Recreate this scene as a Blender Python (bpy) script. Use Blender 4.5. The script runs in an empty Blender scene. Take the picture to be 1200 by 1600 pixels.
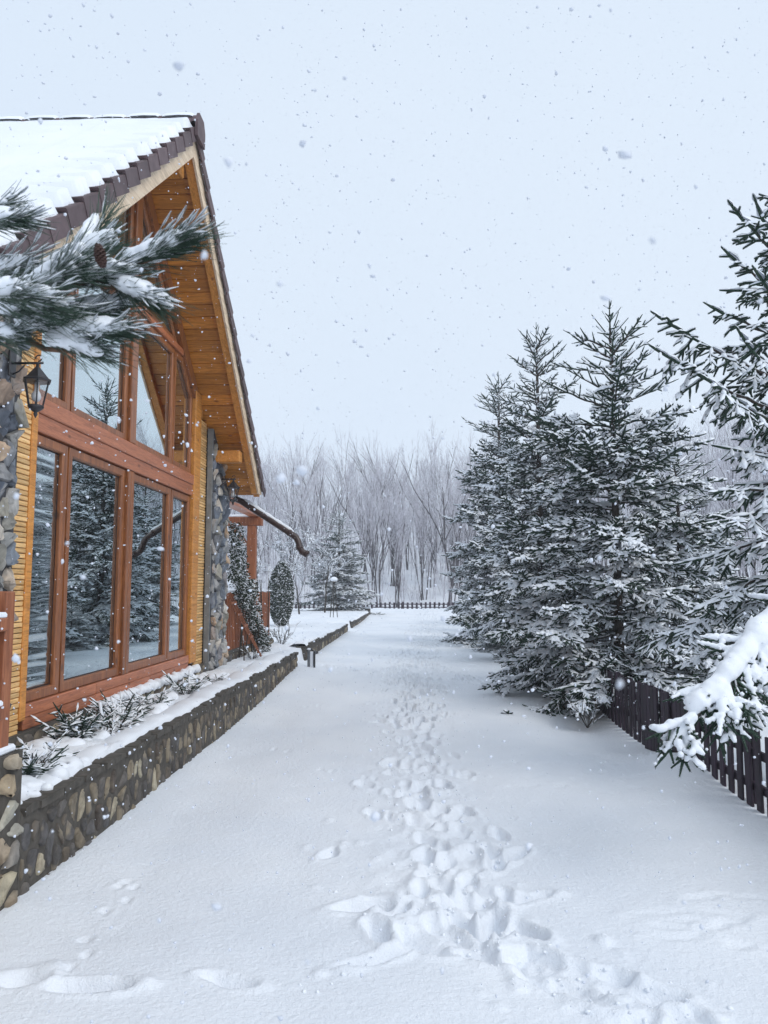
import bpy, math, random
import numpy as np
from mathutils import Vector, Matrix

# ---------------------------------------------------------------- camera, world, sun, exposure
sc = bpy.context.scene
COL = sc.collection
EYE = 1.7
cam_d = bpy.data.cameras.new("camera")
cam = bpy.data.objects.new("camera", cam_d)
COL.objects.link(cam)
cam.location = (0, 0, EYE)
cam.rotation_euler = (math.radians(90 + 5.616), 0, math.radians(1.995))
cam_d.sensor_fit = 'HORIZONTAL'
cam_d.sensor_width = 36.0
cam_d.lens = 36.0
cam_d.clip_start = 0.05
cam_d.clip_end = 3000
cam_d.dof.use_dof = True
cam_d.dof.focus_distance = 7.0
cam_d.dof.aperture_fstop = 13.0
sc.camera = cam

SUN_EL, SUN_AZ = math.radians(42), math.radians(126)      # azimuth measured from +Y towards +X
world = bpy.data.worlds.new("World")
sc.world = world
world.use_nodes = True
wn, wl = world.node_tree.nodes, world.node_tree.links
wn.clear()
w_out = wn.new('ShaderNodeOutputWorld')
w_bg = wn.new('ShaderNodeBackground')
w_sky = wn.new('ShaderNodeTexSky')
w_sky.sky_type = 'NISHITA'
w_sky.sun_disc = False
w_sky.sun_elevation = SUN_EL
w_sky.sun_rotation = SUN_AZ
w_sky.dust_density = 4.0
w_mix = wn.new('ShaderNodeMix')
w_mix.data_type = 'RGBA'
w_mix.inputs[0].default_value = 0.93
w_tc = wn.new('ShaderNodeTexCoord')
w_no = wn.new('ShaderNodeTexNoise')
w_no.inputs['Scale'].default_value = 1.3
w_no.inputs['Detail'].default_value = 3
w_rp = wn.new('ShaderNodeValToRGB')                       # even overcast, faintly mottled cloud
w_rp.color_ramp.elements[0].position = 0.3
w_rp.color_ramp.elements[0].color = (0.675, 0.78, 0.91, 1)
w_rp.color_ramp.elements[1].position = 0.7
w_rp.color_ramp.elements[1].color = (0.72, 0.815, 0.93, 1)
w_sc = wn.new('ShaderNodeVectorMath')
w_sc.operation = 'SCALE'
w_sc.inputs['Scale'].default_value = 9.4
wl.new(w_tc.outputs['Generated'], w_no.inputs['Vector'])
wl.new(w_no.outputs['Fac'], w_rp.inputs['Fac'])
wl.new(w_rp.outputs['Color'], w_sc.inputs[0])
wl.new(w_sky.outputs['Color'], w_mix.inputs[6])
wl.new(w_sc.outputs[0], w_mix.inputs[7])
wl.new(w_mix.outputs[2], w_bg.inputs['Color'])
w_bg.inputs['Strength'].default_value = 0.1
wl.new(w_bg.outputs[0], w_out.inputs[0])

sun_d = bpy.data.lights.new("sun", 'SUN')
sun = bpy.data.objects.new("sun", sun_d)
COL.objects.link(sun)
sun_d.energy = 1.1
sun_d.angle = math.radians(34)
sun_d.color = (1.0, 0.97, 0.93)
sdir = Vector((math.cos(SUN_EL) * math.sin(SUN_AZ), math.cos(SUN_EL) * math.cos(SUN_AZ), math.sin(SUN_EL)))
sun.rotation_euler = sdir.to_track_quat('Z', 'Y').to_euler()

sc.view_settings.view_transform = 'Standard'
sc.view_settings.look = 'None'
sc.view_settings.gamma = 1
sc.view_settings.exposure = 0.24
sc.view_settings.use_curve_mapping = False
sc.render.engine = 'CYCLES'
sc.cycles.use_denoising = True
sc.cycles.max_bounces = 8
sc.cycles.transparent_max_bounces = 12
sc.cycles.volume_bounces = 1
sc.cycles.caustics_reflective = False
sc.cycles.caustics_refractive = False

# ---------------------------------------------------------------- object helpers
def link(o, parent=None):
    COL.objects.link(o)
    if parent is not None:
        o.parent = parent
    return o

def tag(o, label=None, cat=None, group=None, kind=None):
    if label: o["label"] = label
    if cat: o["category"] = cat
    if group: o["group"] = group
    if kind: o["kind"] = kind
    return o

def empty(name, loc=(0, 0, 0), parent=None):
    o = bpy.data.objects.new(name, None)
    o.location = loc
    o.empty_display_size = 0.1
    return link(o, parent)

def mesh_np(name, V, groups, mats, smooth=False):
    """groups: list of (faces int array (m,k), material index)"""
    me = bpy.data.meshes.new(name)
    V = np.asarray(V, np.float32)
    groups = [(np.asarray(F, np.int32), m) for F, m in groups if len(F)]
    tot = np.concatenate([np.full(len(F), F.shape[1], np.int32) for F, m in groups])
    loops = np.concatenate([F.ravel() for F, m in groups])
    mi = np.concatenate([np.full(len(F), m, np.int32) for F, m in groups])
    me.vertices.add(len(V)); me.vertices.foreach_set('co', V.ravel())
    me.loops.add(len(loops)); me.loops.foreach_set('vertex_index', loops)
    me.polygons.add(len(tot))
    st = np.zeros(len(tot), np.int32); st[1:] = np.cumsum(tot)[:-1]
    me.polygons.foreach_set('loop_start', st)
    me.polygons.foreach_set('loop_total', tot)
    me.polygons.foreach_set('material_index', mi)
    if smooth:
        me.polygons.foreach_set('use_smooth', np.ones(len(tot), bool))
    for m in mats:
        me.materials.append(m)
    me.update(calc_edges=True)
    return me

def obj(name, me, parent=None, loc=None):
    o = bpy.data.objects.new(name, me)
    if loc is not None: o.location = loc
    return link(o, parent)

class MB:
    """small mesh collector"""
    def __init__(s): s.v = []; s.f = []
    def add(s, vs, fs):
        b = len(s.v); s.v += [tuple(v) for v in vs]
        s.f += [tuple(i + b for i in f) for f in fs]
    def box(s, a, b, bev=0.0):
        (x0, y0, z0), (x1, y1, z1) = a, b
        if bev <= 0:
            s.add([(x0,y0,z0),(x1,y0,z0),(x1,y1,z0),(x0,y1,z0),(x0,y0,z1),(x1,y0,z1),(x1,y1,z1),(x0,y1,z1)],
                  [(0,3,2,1),(4,5,6,7),(0,1,5,4),(1,2,6,5),(2,3,7,6),(3,0,4,7)])
            return
        c = [(x0+x1)/2, (y0+y1)/2, (z0+z1)/2]; h = [abs(x1-x0)/2, abs(y1-y0)/2, abs(z1-z0)/2]
        bev = min(bev, min(h) * 0.6)
        vs = []; idx = {}
        for sx in (-1, 1):
            for sy in (-1, 1):
                for sz in (-1, 1):
                    for ax in range(3):
                        p = [sx*h[0], sy*h[1], sz*h[2]]
                        for k in range(3):
                            if k != ax: p[k] -= (sx, sy, sz)[k] * bev
                        idx[(sx, sy, sz, ax)] = len(vs)
                        vs.append([c[k] + p[k] for k in range(3)])
        fs = []
        for ax in range(3):
            u, w = (ax+1) % 3, (ax+2) % 3
            for sg in (-1, 1):
                q = []
                for (a_, b_) in ((-1,-1),(1,-1),(1,1),(-1,1)):
                    t = [0,0,0]; t[ax] = sg; t[u] = a_; t[w] = b_
                    q.append(idx[(*t, ax)])
                fs.append(tuple(q if sg > 0 else q[::-1]))
                # edge between ax face (sg) and u face
            for s1 in (-1, 1):
                for s2 in (-1, 1):
                    t1 = [0,0,0]; t1[ax] = s1; t1[u] = s2; t1[w] = -1
                    t2 = list(t1); t2[w] = 1
                    q = [idx[(*t1, ax)], idx[(*t1, u)], idx[(*t2, u)], idx[(*t2, ax)]]
                    fs.append(tuple(q if s1*s2 > 0 else q[::-1]))
        for sx in (-1, 1):
            for sy in (-1, 1):
                for sz in (-1, 1):
                    q = [idx[(sx,sy,sz,0)], idx[(sx,sy,sz,1)], idx[(sx,sy,sz,2)]]
                    fs.append(tuple(q if sx*sy*sz > 0 else q[::-1]))
        s.add(vs, fs)
    def prism(s, poly, axis, a, b):
        """convex polygon given in the two other axes, extruded along axis from a to b"""
        n = len(poly)
        def P(p, t):
            q = [0, 0, 0]; o = [k for k in range(3) if k != axis]
            q[axis] = t; q[o[0]] = p[0]; q[o[1]] = p[1]
            return q
        vs = [P(p, a) for p in poly] + [P(p, b) for p in poly]
        s.add(vs, [tuple(range(n))[::-1], tuple(range(n, 2*n))] + [(i, (i+1) % n, n + (i+1) % n, n + i) for i in range(n)])
    def tube(s, pts, rad, n=8, cap=True):
        pts = [Vector(p) for p in pts]
        if not hasattr(rad, '__len__'): rad = [rad] * len(pts)
        T = []
        for i in range(len(pts)):
            a = pts[max(0, i-1)]; b = pts[min(len(pts)-1, i+1)]
            T.append((b - a).normalized())
        up = Vector((0, 0, 1)) if abs(T[0].z) < 0.9 else Vector((0, 1, 0))
        vs = []
        for p, t, r in zip(pts, T, rad):
            sx = t.cross(up)
            if sx.length < 1e-4: sx = Vector((1, 0, 0))
            sx.normalize(); sy = sx.cross(t).normalized(); up = sy
            for k in range(n):
                a = 2 * math.pi * k / n
                vs.append(p + sx * (math.cos(a) * r) + sy * (math.sin(a) * r))
        fs = []
        for i in range(len(pts)-1):
            for k in range(n):
                k2 = (k+1) % n
                fs.append((i*n+k, (i+1)*n+k, (i+1)*n+k2, i*n+k2))
        if cap:
            fs.append(tuple(range(n))[::-1][::-1]); fs.append(tuple(range((len(pts)-1)*n, len(pts)*n))[::-1])
        s.add(vs, fs)
    def lathe(s, prof, c=(0, 0, 0), n=8, rot=0.0):
        vs = []
        for r, z in prof:
            for k in range(n):
                a = 2*math.pi*k/n + rot
                vs.append((c[0] + r*math.cos(a), c[1] + r*math.sin(a), c[2] + z))
        fs = []
        for i in range(len(prof)-1):
            for k in range(n):
                k2 = (k+1) % n
                fs.append((i*n+k, i*n+k2, (i+1)*n+k2, (i+1)*n+k))
        fs.append(tuple(range(n))[::-1]); fs.append(tuple(range((len(prof)-1)*n, len(prof)*n)))
        s.add(vs, fs)
    def mesh(s, name, mat, smooth=False):
        me = bpy.data.meshes.new(name)
        me.from_pydata(s.v, [], s.f)
        me.materials.append(mat)
        if smooth:
            me.polygons.foreach_set('use_smooth', [True]*len(me.polygons))
        me.update()
        return me
    def build(s, name, mat, parent=None, smooth=False, loc=None):
        return obj(name, s.mesh(name, mat, smooth), parent, loc)

# ---------------------------------------------------------------- noise (numpy value noise)
def _hash(ix, iy, seed):
    h = (ix.astype(np.int64) * 374761393 + iy.astype(np.int64) * 668265263 + seed * 1442695041) & 0xffffffff
    h = ((h ^ (h >> 13)) * 1274126177) & 0xffffffff
    return ((h ^ (h >> 16)) & 0xffff) / 65535.0

def vnoise(x, y, seed=0):
    x = np.asarray(x, float); y = np.asarray(y, float)
    ix = np.floor(x); iy = np.floor(y)
    fx = x - ix; fy = y - iy
    fx = fx*fx*fx*(fx*(fx*6-15)+10); fy = fy*fy*fy*(fy*(fy*6-15)+10)
    a = _hash(ix, iy, seed); b = _hash(ix+1, iy, seed); c = _hash(ix, iy+1, seed); d = _hash(ix+1, iy+1, seed)
    return (a*(1-fx)+b*fx)*(1-fy) + (c*(1-fx)+d*fx)*fy - 0.5

def fbm(x, y, seed=0, oct=4):
    s = 0; a = 1.0; f = 1.0
    for k in range(oct):
        s = s + a * vnoise(x*f, y*f, seed + k*17)
        a *= 0.5; f *= 2.03
    return s

def sstep(a, b, x):
    t = np.clip((x - a) / (b - a), 0, 1)
    return t*t*(3-2*t)

# ---------------------------------------------------------------- materials
def new_mat(name):
    m = bpy.data.materials.new(name); m.use_nodes = True
    nt = m.node_tree
    b = nt.nodes['Principled BSDF']
    return m, nt, b

def N(nt, t, **kw):
    n = nt.nodes.new(t)
    for k, v in kw.items():
        if k in n.inputs: n.inputs[k].default_value = v
        else: setattr(n, k, v)
    return n

def ramp(nt, cols, pos=None):
    r = nt.nodes.new('ShaderNodeValToRGB')
    e = r.color_ramp.elements
    pos = pos or [i/(len(cols)-1) for i in range(len(cols))]
    while len(e) < len(cols): e.new(0.5)
    for el, c, p in zip(e, cols, pos):
        el.position = p; el.color = (*c, 1)
    return r

def coords(nt, scale=(1, 1, 1), rnd=0.0):
    tc = nt.nodes.new('ShaderNodeTexCoord')
    mp = nt.nodes.new('ShaderNodeMapping')
    mp.inputs['Scale'].default_value = scale
    nt.links.new(tc.outputs['Object'], mp.inputs['Vector'])
    if rnd:
        oi = nt.nodes.new('ShaderNodeObjectInfo')
        mu = N(nt, 'ShaderNodeMath', operation='MULTIPLY'); mu.inputs[1].default_value = rnd
        nt.links.new(oi.outputs['Random'], mu.inputs[0])
        nt.links.new(mu.outputs[0], mp.inputs['Location'])
    return mp

def bump(nt, b, src, strength, dist=0.01):
    bp = nt.nodes.new('ShaderNodeBump')
    bp.inputs['Strength'].default_value = strength
    bp.inputs['Distance'].default_value = dist
    nt.links.new(src, bp.inputs['Height'])
    nt.links.new(bp.outputs[0], b.inputs['Normal'])
    return bp

def mat_simple(name, cols, rough=0.7, scale=6, detail=4, bmp=0.3, bdist=0.004, stretch=(1, 1, 1), rnd=7.0, metallic=0, spec=0.5, objvar=0.0):
    m, nt, b = new_mat(name)
    mp = coords(nt, tuple(scale*s for s in stretch), rnd)
    no = N(nt, 'ShaderNodeTexNoise', Scale=1.0, Detail=float(detail))
    nt.links.new(mp.outputs[0], no.inputs['Vector'])
    r = ramp(nt, cols, [0.3 + 0.4*i/(len(cols)-1) for i in range(len(cols))])
    nt.links.new(no.outputs['Fac'], r.inputs[0])
    src = r.outputs[0]
    if objvar:
        oi = nt.nodes.new('ShaderNodeObjectInfo')
        mr = N(nt, 'ShaderNodeMapRange'); mr.inputs['To Min'].default_value = 1-objvar; mr.inputs['To Max'].default_value = 1+objvar
        nt.links.new(oi.outputs['Random'], mr.inputs[0])
        hs = nt.nodes.new('ShaderNodeHueSaturation')
        nt.links.new(mr.outputs[0], hs.inputs['Value']); nt.links.new(src, hs.inputs['Color'])
        src = hs.outputs[0]
    nt.links.new(src, b.inputs['Base Color'])
    b.inputs['Roughness'].default_value = rough
    b.inputs['Metallic'].default_value = metallic
    b.inputs['Specular IOR Level'].default_value = spec
    if bmp: bump(nt, b, no.outputs['Fac'], bmp, bdist)
    return m

def mat_wood(name, c0, c1, axis, rough=0.45, grain=18.0, knots=True, objvar=0.12, coat=0.0, knotcol=None):
    """grain runs along axis"""
    m, nt, b = new_mat(name)
    st = [grain]*3; st[axis] = grain*0.07
    mp = coords(nt, tuple(st), 11.0)
    n1 = N(nt, 'ShaderNodeTexNoise', Scale=1.0, Detail=5.0, Distortion=1.2)
    nt.links.new(mp.outputs[0], n1.inputs['Vector'])
    wv = N(nt, 'ShaderNodeTexNoise', Scale=3.1, Detail=3.0, Distortion=2.5)
    nt.links.new(mp.outputs[0], wv.inputs['Vector'])
    ad = N(nt, 'ShaderNodeMath', operation='ADD')
    nt.links.new(n1.outputs['Fac'], ad.inputs[0]); nt.links.new(wv.outputs['Fac'], ad.inputs[1])
    r = ramp(nt, [tuple(x*0.72 for x in c0), c0, c1], [0.38, 0.48, 0.62])
    hv = N(nt, 'ShaderNodeMath', operation='MULTIPLY'); hv.inputs[1].default_value = 0.5
    nt.links.new(ad.outputs[0], hv.inputs[0]); nt.links.new(hv.outputs[0], r.inputs[0])
    src = r.outputs[0]
    if knots:
        s2 = [7.0]*3; s2[axis] = 3.2
        mp2 = coords(nt, tuple(s2), 5.0)
        vo = N(nt, 'ShaderNodeTexVoronoi', Scale=1.0)
        nt.links.new(mp2.outputs[0], vo.inputs['Vector'])
        kr = ramp(nt, [(1, 1, 1), (0, 0, 0)], [0.055, 0.16])
        nt.links.new(vo.outputs['Distance'], kr.inputs[0])
        mx = N(nt, 'ShaderNodeMix', data_type='RGBA')
        kc = knotcol or tuple(x*0.4 for x in c0)
        nt.links.new(kr.outputs[0], mx.inputs[0]); nt.links.new(src, mx.inputs[6]); mx.inputs[7].default_value = (*kc, 1)
        src = mx.outputs[2]
    oi = nt.nodes.new('ShaderNodeObjectInfo')
    mr = N(nt, 'ShaderNodeMapRange'); mr.inputs['To Min'].default_value = 1-objvar; mr.inputs['To Max'].default_value = 1+objvar
    nt.links.new(oi.outputs['Random'], mr.inputs[0])
    hs = nt.nodes.new('ShaderNodeHueSaturation')
    nt.links.new(mr.outputs[0], hs.inputs['Value']); nt.links.new(src, hs.inputs['Color'])
    nt.links.new(hs.outputs[0], b.inputs['Base Color'])
    b.inputs['Roughness'].default_value = rough
    b.inputs['Coat Weight'].default_value = coat
    b.inputs['Coat Roughness'].default_value = 0.25
    bump(nt, b, hv.outputs[0], 0.25, 0.002)
    return m

def mat_snow(name, fine=90.0, strength=0.35, dist=0.006, coarse=0.0):
    m, nt, b = new_mat(name)
    geo = nt.nodes.new('ShaderNodeNewGeometry')
    n1 = N(nt, 'ShaderNodeTexNoise', Scale=fine, Detail=4.0, Roughness=0.6)
    nt.links.new(geo.outputs['Position'], n1.inputs['Vector'])
    n2 = N(nt, 'ShaderNodeTexNoise', Scale=0.8, Detail=3.0)
    nt.links.new(geo.outputs['Position'], n2.inputs['Vector'])
    r = ramp(nt, [(0.80, 0.835, 0.89), (0.87, 0.895, 0.935)], [0.35, 0.65])
    nt.links.new(n2.outputs['Fac'], r.inputs[0])
    nt.links.new(r.outputs[0], b.inputs['Base Color'])
    b.inputs['Roughness'].default_value = 0.75
    b.inputs['Specular IOR Level'].default_value = 0.25
    h = n1.outputs['Fac']
    if coarse:
        n3 = N(nt, 'ShaderNodeTexNoise', Scale=fine*0.28, Detail=3.0)
        nt.links.new(geo.outputs['Position'], n3.inputs['Vector'])
        ma = N(nt, 'ShaderNodeMath', operation='MULTIPLY_ADD'); ma.inputs[1].default_value = coarse
        nt.links.new(n3.outputs['Fac'], ma.inputs[0]); nt.links.new(h, ma.inputs[2])
        h = ma.outputs[0]
    bump(nt, b, h, strength, dist)
    return m

def mat_stone(name, cols, pos=None, rough=0.75, scale=14.0, bmp=0.6, spot=None):
    m, nt, b = new_mat(name)
    oi = nt.nodes.new('ShaderNodeObjectInfo'); geo = nt.nodes.new('ShaderNodeNewGeometry')
    ad = N(nt, 'ShaderNodeMath', operation='ADD'); fr = N(nt, 'ShaderNodeMath', operation='FRACT')
    nt.links.new(oi.outputs['Random'], ad.inputs[0]); nt.links.new(geo.outputs['Random Per Island'], ad.inputs[1])
    nt.links.new(ad.outputs[0], fr.inputs[0])
    r = ramp(nt, cols, pos); r.color_ramp.interpolation = 'LINEAR'
    nt.links.new(fr.outputs[0], r.inputs[0])
    n1 = N(nt, 'ShaderNodeTexNoise', Scale=scale, Detail=6.0, Roughness=0.65, Distortion=0.6)
    nt.links.new(geo.outputs['Position'], n1.inputs['Vector'])
    mr = N(nt, 'ShaderNodeMapRange'); mr.inputs['From Min'].default_value = 0.3; mr.inputs['From Max'].default_value = 0.7
    mr.inputs['To Min'].default_value = 0.55; mr.inputs['To Max'].default_value = 1.45
    nt.links.new(n1.outputs['Fac'], mr.inputs[0])
    hs = nt.nodes.new('ShaderNodeHueSaturation')
    nt.links.new(mr.outputs[0], hs.inputs['Value']); nt.links.new(r.outputs[0], hs.inputs['Color'])
    src = hs.outputs[0]
    if spot:
        n2 = N(nt, 'ShaderNodeTexNoise', Scale=scale*0.45, Detail=3.0)
        nt.links.new(geo.outputs['Position'], n2.inputs['Vector'])
        kr = ramp(nt, [(0, 0, 0), (1, 1, 1)], [0.56, 0.66])
        nt.links.new(n2.outputs['Fac'], kr.inputs[0])
        mx = N(nt, 'ShaderNodeMix', data_type='RGBA')
        nt.links.new(kr.outputs[0], mx.inputs[0]); nt.links.new(src, mx.inputs[6]); mx.inputs[7].default_value = (*spot, 1)
        src = mx.outputs[2]
    nt.links.new(src, b.inputs['Base Color'])
    b.inputs['Roughness'].default_value = rough
    bump(nt, b, n1.outputs['Fac'], bmp, 0.01)
    return m

def mat_dusted(name, c_dark, c_snow=(0.84, 0.87, 0.92), lo=0.25, hi=0.6, rough=0.8, noise=20.0, varcol=None):
    """bark or foliage whose upward sides carry settled snow"""
    m, nt, b = new_mat(name)
    geo = nt.nodes.new('ShaderNodeNewGeometry')
    sx = nt.nodes.new('ShaderNodeSeparateXYZ')
    nt.links.new(geo.outputs['Normal'], sx.inputs[0])
    n1 = N(nt, 'ShaderNodeTexNoise', Scale=noise, Detail=2.0)
    nt.links.new(geo.outputs['Position'], n1.inputs['Vector'])
    ma = N(nt, 'ShaderNodeMath', operation='MULTIPLY_ADD'); ma.inputs[1].default_value = 0.7; ma.inputs[2].default_value = -0.35
    nt.links.new(n1.outputs['Fac'], ma.inputs[0])
    ad = N(nt, 'ShaderNodeMath', operation='ADD')
    nt.links.new(sx.outputs['Z'], ad.inputs[0]); nt.links.new(ma.outputs[0], ad.inputs[1])
    mr = N(nt, 'ShaderNodeMapRange'); mr.inputs['From Min'].default_value = lo; mr.inputs['From Max'].default_value = hi
    nt.links.new(ad.outputs[0], mr.inputs[0])
    r = ramp(nt, [c_dark, varcol or tuple(x*1.7 for x in c_dark)], [0.35, 0.65])
    nt.links.new(n1.outputs['Fac'], r.inputs[0])
    mx = N(nt, 'ShaderNodeMix', data_type='RGBA')
    nt.links.new(mr.outputs[0], mx.inputs[0]); nt.links.new(r.outputs[0], mx.inputs[6]); mx.inputs[7].default_value = (*c_snow, 1)
    nt.links.new(mx.outputs[2], b.inputs['Base Color'])
    b.inputs['Roughness'].default_value = rough
    b.inputs['Specular IOR Level'].default_value = 0.3
    return m

M = {}
M['snow_ground'] = mat_snow('snow_ground', 120.0, 0.75, 0.008, coarse=1.6)
M['snow'] = mat_snow('snow', 110.0, 0.4, 0.005, coarse=0.8)
M['flake'] = mat_simple('flake', [(0.60, 0.64, 0.72), (0.72, 0.75, 0.82)], 0.8, bmp=0)
M['frame'] = mat_wood('frame_wood', (0.25, 0.083, 0.024), (0.38, 0.135, 0.042), 2, 0.4, coat=0.25)
M['frame_h'] = mat_wood('beam_wood', (0.42, 0.135, 0.055), (0.54, 0.19, 0.085), 1, 0.42, coat=0.2)
M['soffit'] = mat_wood('soffit_wood', (0.50, 0.185, 0.022), (0.66, 0.27, 0.042), 0, 0.45, objvar=0.2, knotcol=(0.22, 0.065, 0.01), coat=0.2)
M['rafter'] = mat_wood('rafter_wood', (0.56, 0.23, 0.045), (0.70, 0.31, 0.07), 1, 0.45, knotcol=(0.25, 0.08, 0.02))
M['fascia'] = mat_wood('fascia_wood', (0.66, 0.50, 0.34), (0.80, 0.65, 0.48), 1, 0.6, knotcol=(0.30, 0.17, 0.09))
M['slat'] = mat_wood('slat_wood', (0.74, 0.44, 0.17), (0.88, 0.60, 0.29), 1, 0.5, knots=False, objvar=0.2)
M['red_wood'] = mat_wood('stained_wood', (0.26, 0.085, 0.035), (0.38, 0.14, 0.06), 2, 0.55)
M['tile'] = mat_simple('tile_brown', [(0.075, 0.045, 0.048), (0.13, 0.085, 0.09)], 0.6, 9, objvar=0.2)
M['mortar'] = mat_simple('mortar', [(0.05, 0.044, 0.036), (0.10, 0.088, 0.074)], 0.9, 16, 6, 0.9, 0.012)
M['river'] = mat_stone('river_stone', [(0.06, 0.053, 0.048), (0.10, 0.095, 0.095), (0.12, 0.10, 0.078), (0.075, 0.058, 0.046), (0.16, 0.13, 0.092), (0.27, 0.22, 0.15), (0.40, 0.36, 0.27)], [0, 0.2, 0.4, 0.52, 0.68, 0.85, 1.0], scale=13.0, bmp=1.0, spot=(0.24, 0.20, 0.145))
M['rubble'] = mat_stone('rubble_stone', [(0.09, 0.105, 0.135), (0.20, 0.225, 0.26), (0.07, 0.08, 0.105), (0.32, 0.30, 0.25), (0.17, 0.19, 0.225), (0.50, 0.33, 0.20), (0.52, 0.49, 0.44), (0.12, 0.135, 0.165)], [0, 0.16, 0.3, 0.44, 0.58, 0.74, 0.88, 1.0], scale=9.0, bmp=1.0, spot=(0.36, 0.35, 0.34))
M['pale_rubble'] = mat_stone('pale_rubble_stone', [(0.14, 0.15, 0.16), (0.42, 0.36, 0.25), (0.30, 0.20, 0.12), (0.50, 0.47, 0.38), (0.20, 0.19, 0.18), (0.38, 0.30, 0.20)], [0, 0.2, 0.4, 0.6, 0.8, 1.0], scale=9.0, bmp=1.0, spot=(0.2, 0.15, 0.10))
M['grout'] = mat_simple('pillar_grout', [(0.035, 0.035, 0.04), (0.08, 0.08, 0.085)], 0.9, 14, 5, 0.8, 0.01)
M['flash'] = mat_simple('grey_render', [(0.15, 0.16, 0.165), (0.22, 0.23, 0.235)], 0.7, 10, 5, 0.3)
M['iron'] = mat_simple('black_iron', [(0.012, 0.012, 0.015), (0.03, 0.03, 0.035)], 0.4, 30, 3, 0.2, 0.001, spec=0.6)
M['gutter'] = mat_simple('gutter_brown', [(0.03, 0.014, 0.012), (0.055, 0.028, 0.024)], 0.35, 12, 3, 0.1, 0.001)
M['picket'] = mat_wood('picket_paint', (0.017, 0.008, 0.018), (0.036, 0.017, 0.034), 2, 0.75, knots=False, objvar=0.3)
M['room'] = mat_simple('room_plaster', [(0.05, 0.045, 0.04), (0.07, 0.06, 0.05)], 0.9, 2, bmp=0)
M['bark'] = mat_dusted('spruce_bark', (0.035, 0.027, 0.022), lo=0.35, hi=0.7)
M['needle'] = mat_dusted('spruce_needles', (0.009, 0.026, 0.015), lo=0.85, hi=1.15, noise=60, varcol=(0.024, 0.058, 0.034), rough=0.6)
M['needle_n'] = mat_simple('pine_needles', [(0.016, 0.042, 0.026), (0.075, 0.12, 0.085)], 0.45, 40, bmp=0)
M['cone'] = mat_simple('cone_scale', [(0.022, 0.008, 0.006), (0.06, 0.024, 0.017)], 0.6, 60, bmp=0.2)
M['pinebark'] = mat_simple('pine_bark', [(0.07, 0.035, 0.02), (0.14, 0.075, 0.045)], 0.85, 60, bmp=0.8, bdist=0.002)
M['bare'] = mat_dusted('bare_bark', (0.058, 0.052, 0.056), lo=0.4, hi=0.9, noise=4)
M['twig'] = mat_dusted('frosted_twigs', (0.36, 0.345, 0.38), lo=-0.1, hi=0.7, noise=3)
M['stem'] = mat_dusted('dark_stems', (0.03, 0.024, 0.018), lo=0.3, hi=0.7, noise=30)
M['leaf'] = mat_dusted('evergreen_leaf', (0.014, 0.026, 0.014), lo=0.55, hi=0.9, noise=40)
M['yellow'] = mat_simple('yellow_plastic', [(0.62, 0.55, 0.05), (0.72, 0.66, 0.08)], 0.4, 5, bmp=0)
M['post_grey'] = mat_simple('post_metal', [(0.10, 0.11, 0.12), (0.16, 0.17, 0.18)], 0.45, 20, bmp=0.1)
M['bulb'] = mat_simple('bulb_white', [(0.75, 0.77, 0.8), (0.8, 0.82, 0.85)], 0.25, 5, bmp=0)

def mat_glass(name, refl=0.62, tint=(0.80, 0.88, 0.90), wob=0.0, wscale=(1, 1, 1), thru=(0.62, 0.70, 0.70)):
    m, nt, b = new_mat(name)
    nt.nodes.remove(b)
    out = nt.nodes['Material Output']
    g = N(nt, 'ShaderNodeBsdfGlossy', Roughness=0.0); g.inputs['Color'].default_value = (*tint, 1)
    t = N(nt, 'ShaderNodeBsdfTransparent'); t.inputs['Color'].default_value = (*thru, 1)
    lw = N(nt, 'ShaderNodeLayerWeight', Blend=0.5)
    mr = N(nt, 'ShaderNodeMapRange'); mr.inputs['To Min'].default_value = refl*0.45; mr.inputs['To Max'].default_value = min(1.0, refl*1.25)
    nt.links.new(lw.outputs['Facing'], mr.inputs[0])
    mx = nt.nodes.new('ShaderNodeMixShader')
    nt.links.new(mr.outputs[0], mx.inputs[0]); nt.links.new(t.outputs[0], mx.inputs[1]); nt.links.new(g.outputs[0], mx.inputs[2])
    nt.links.new(mx.outputs[0], out.inputs[0])
    if wob:
        geo = nt.nodes.new('ShaderNodeNewGeometry')
        mp = nt.nodes.new('ShaderNodeMapping'); mp.inputs['Scale'].default_value = wscale
        nt.links.new(geo.outputs['Position'], mp.inputs['Vector'])
        n1 = N(nt, 'ShaderNodeTexNoise', Scale=1.0, Detail=1.0)
        nt.links.new(mp.outputs[0], n1.inputs['Vector'])
        bp = nt.nodes.new('ShaderNodeBump'); bp.inputs['Strength'].default_value = wob; bp.inputs['Distance'].default_value = 0.01 if wob < 0.5 else 0.03
        nt.links.new(n1.outputs['Fac'], bp.inputs['Height'])
        nt.links.new(bp.outputs[0], g.inputs['Normal'])
    return m
M['glass_up'] = mat_glass('upper_window_glass', 0.80, (0.86, 0.94, 0.96), 0.10, (0.8, 0.8, 2.5))
M['glass'] = mat_glass('window_glass', 0.64, (0.86, 0.94, 0.96), 0.10, (0.8, 0.8, 2.5))
M['glass_wavy'] = mat_glass('window_glass_wavy', 0.66, (0.86, 0.94, 0.96), 1.0, (0.6, 0.6, 9.0))
M['lamp_glass'] = mat_glass('lantern_glass', 0.10, (0.9, 0.9, 0.9), thru=(0.95, 0.95, 0.95))

# ---------------------------------------------------------------- ground: one sheet of snow with the garden terrace, hill and footprints
def lane_base(X, Y):
    return 0.20 * sstep(9, 15, Y) + 0.13 * sstep(30, 50, Y)

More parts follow.
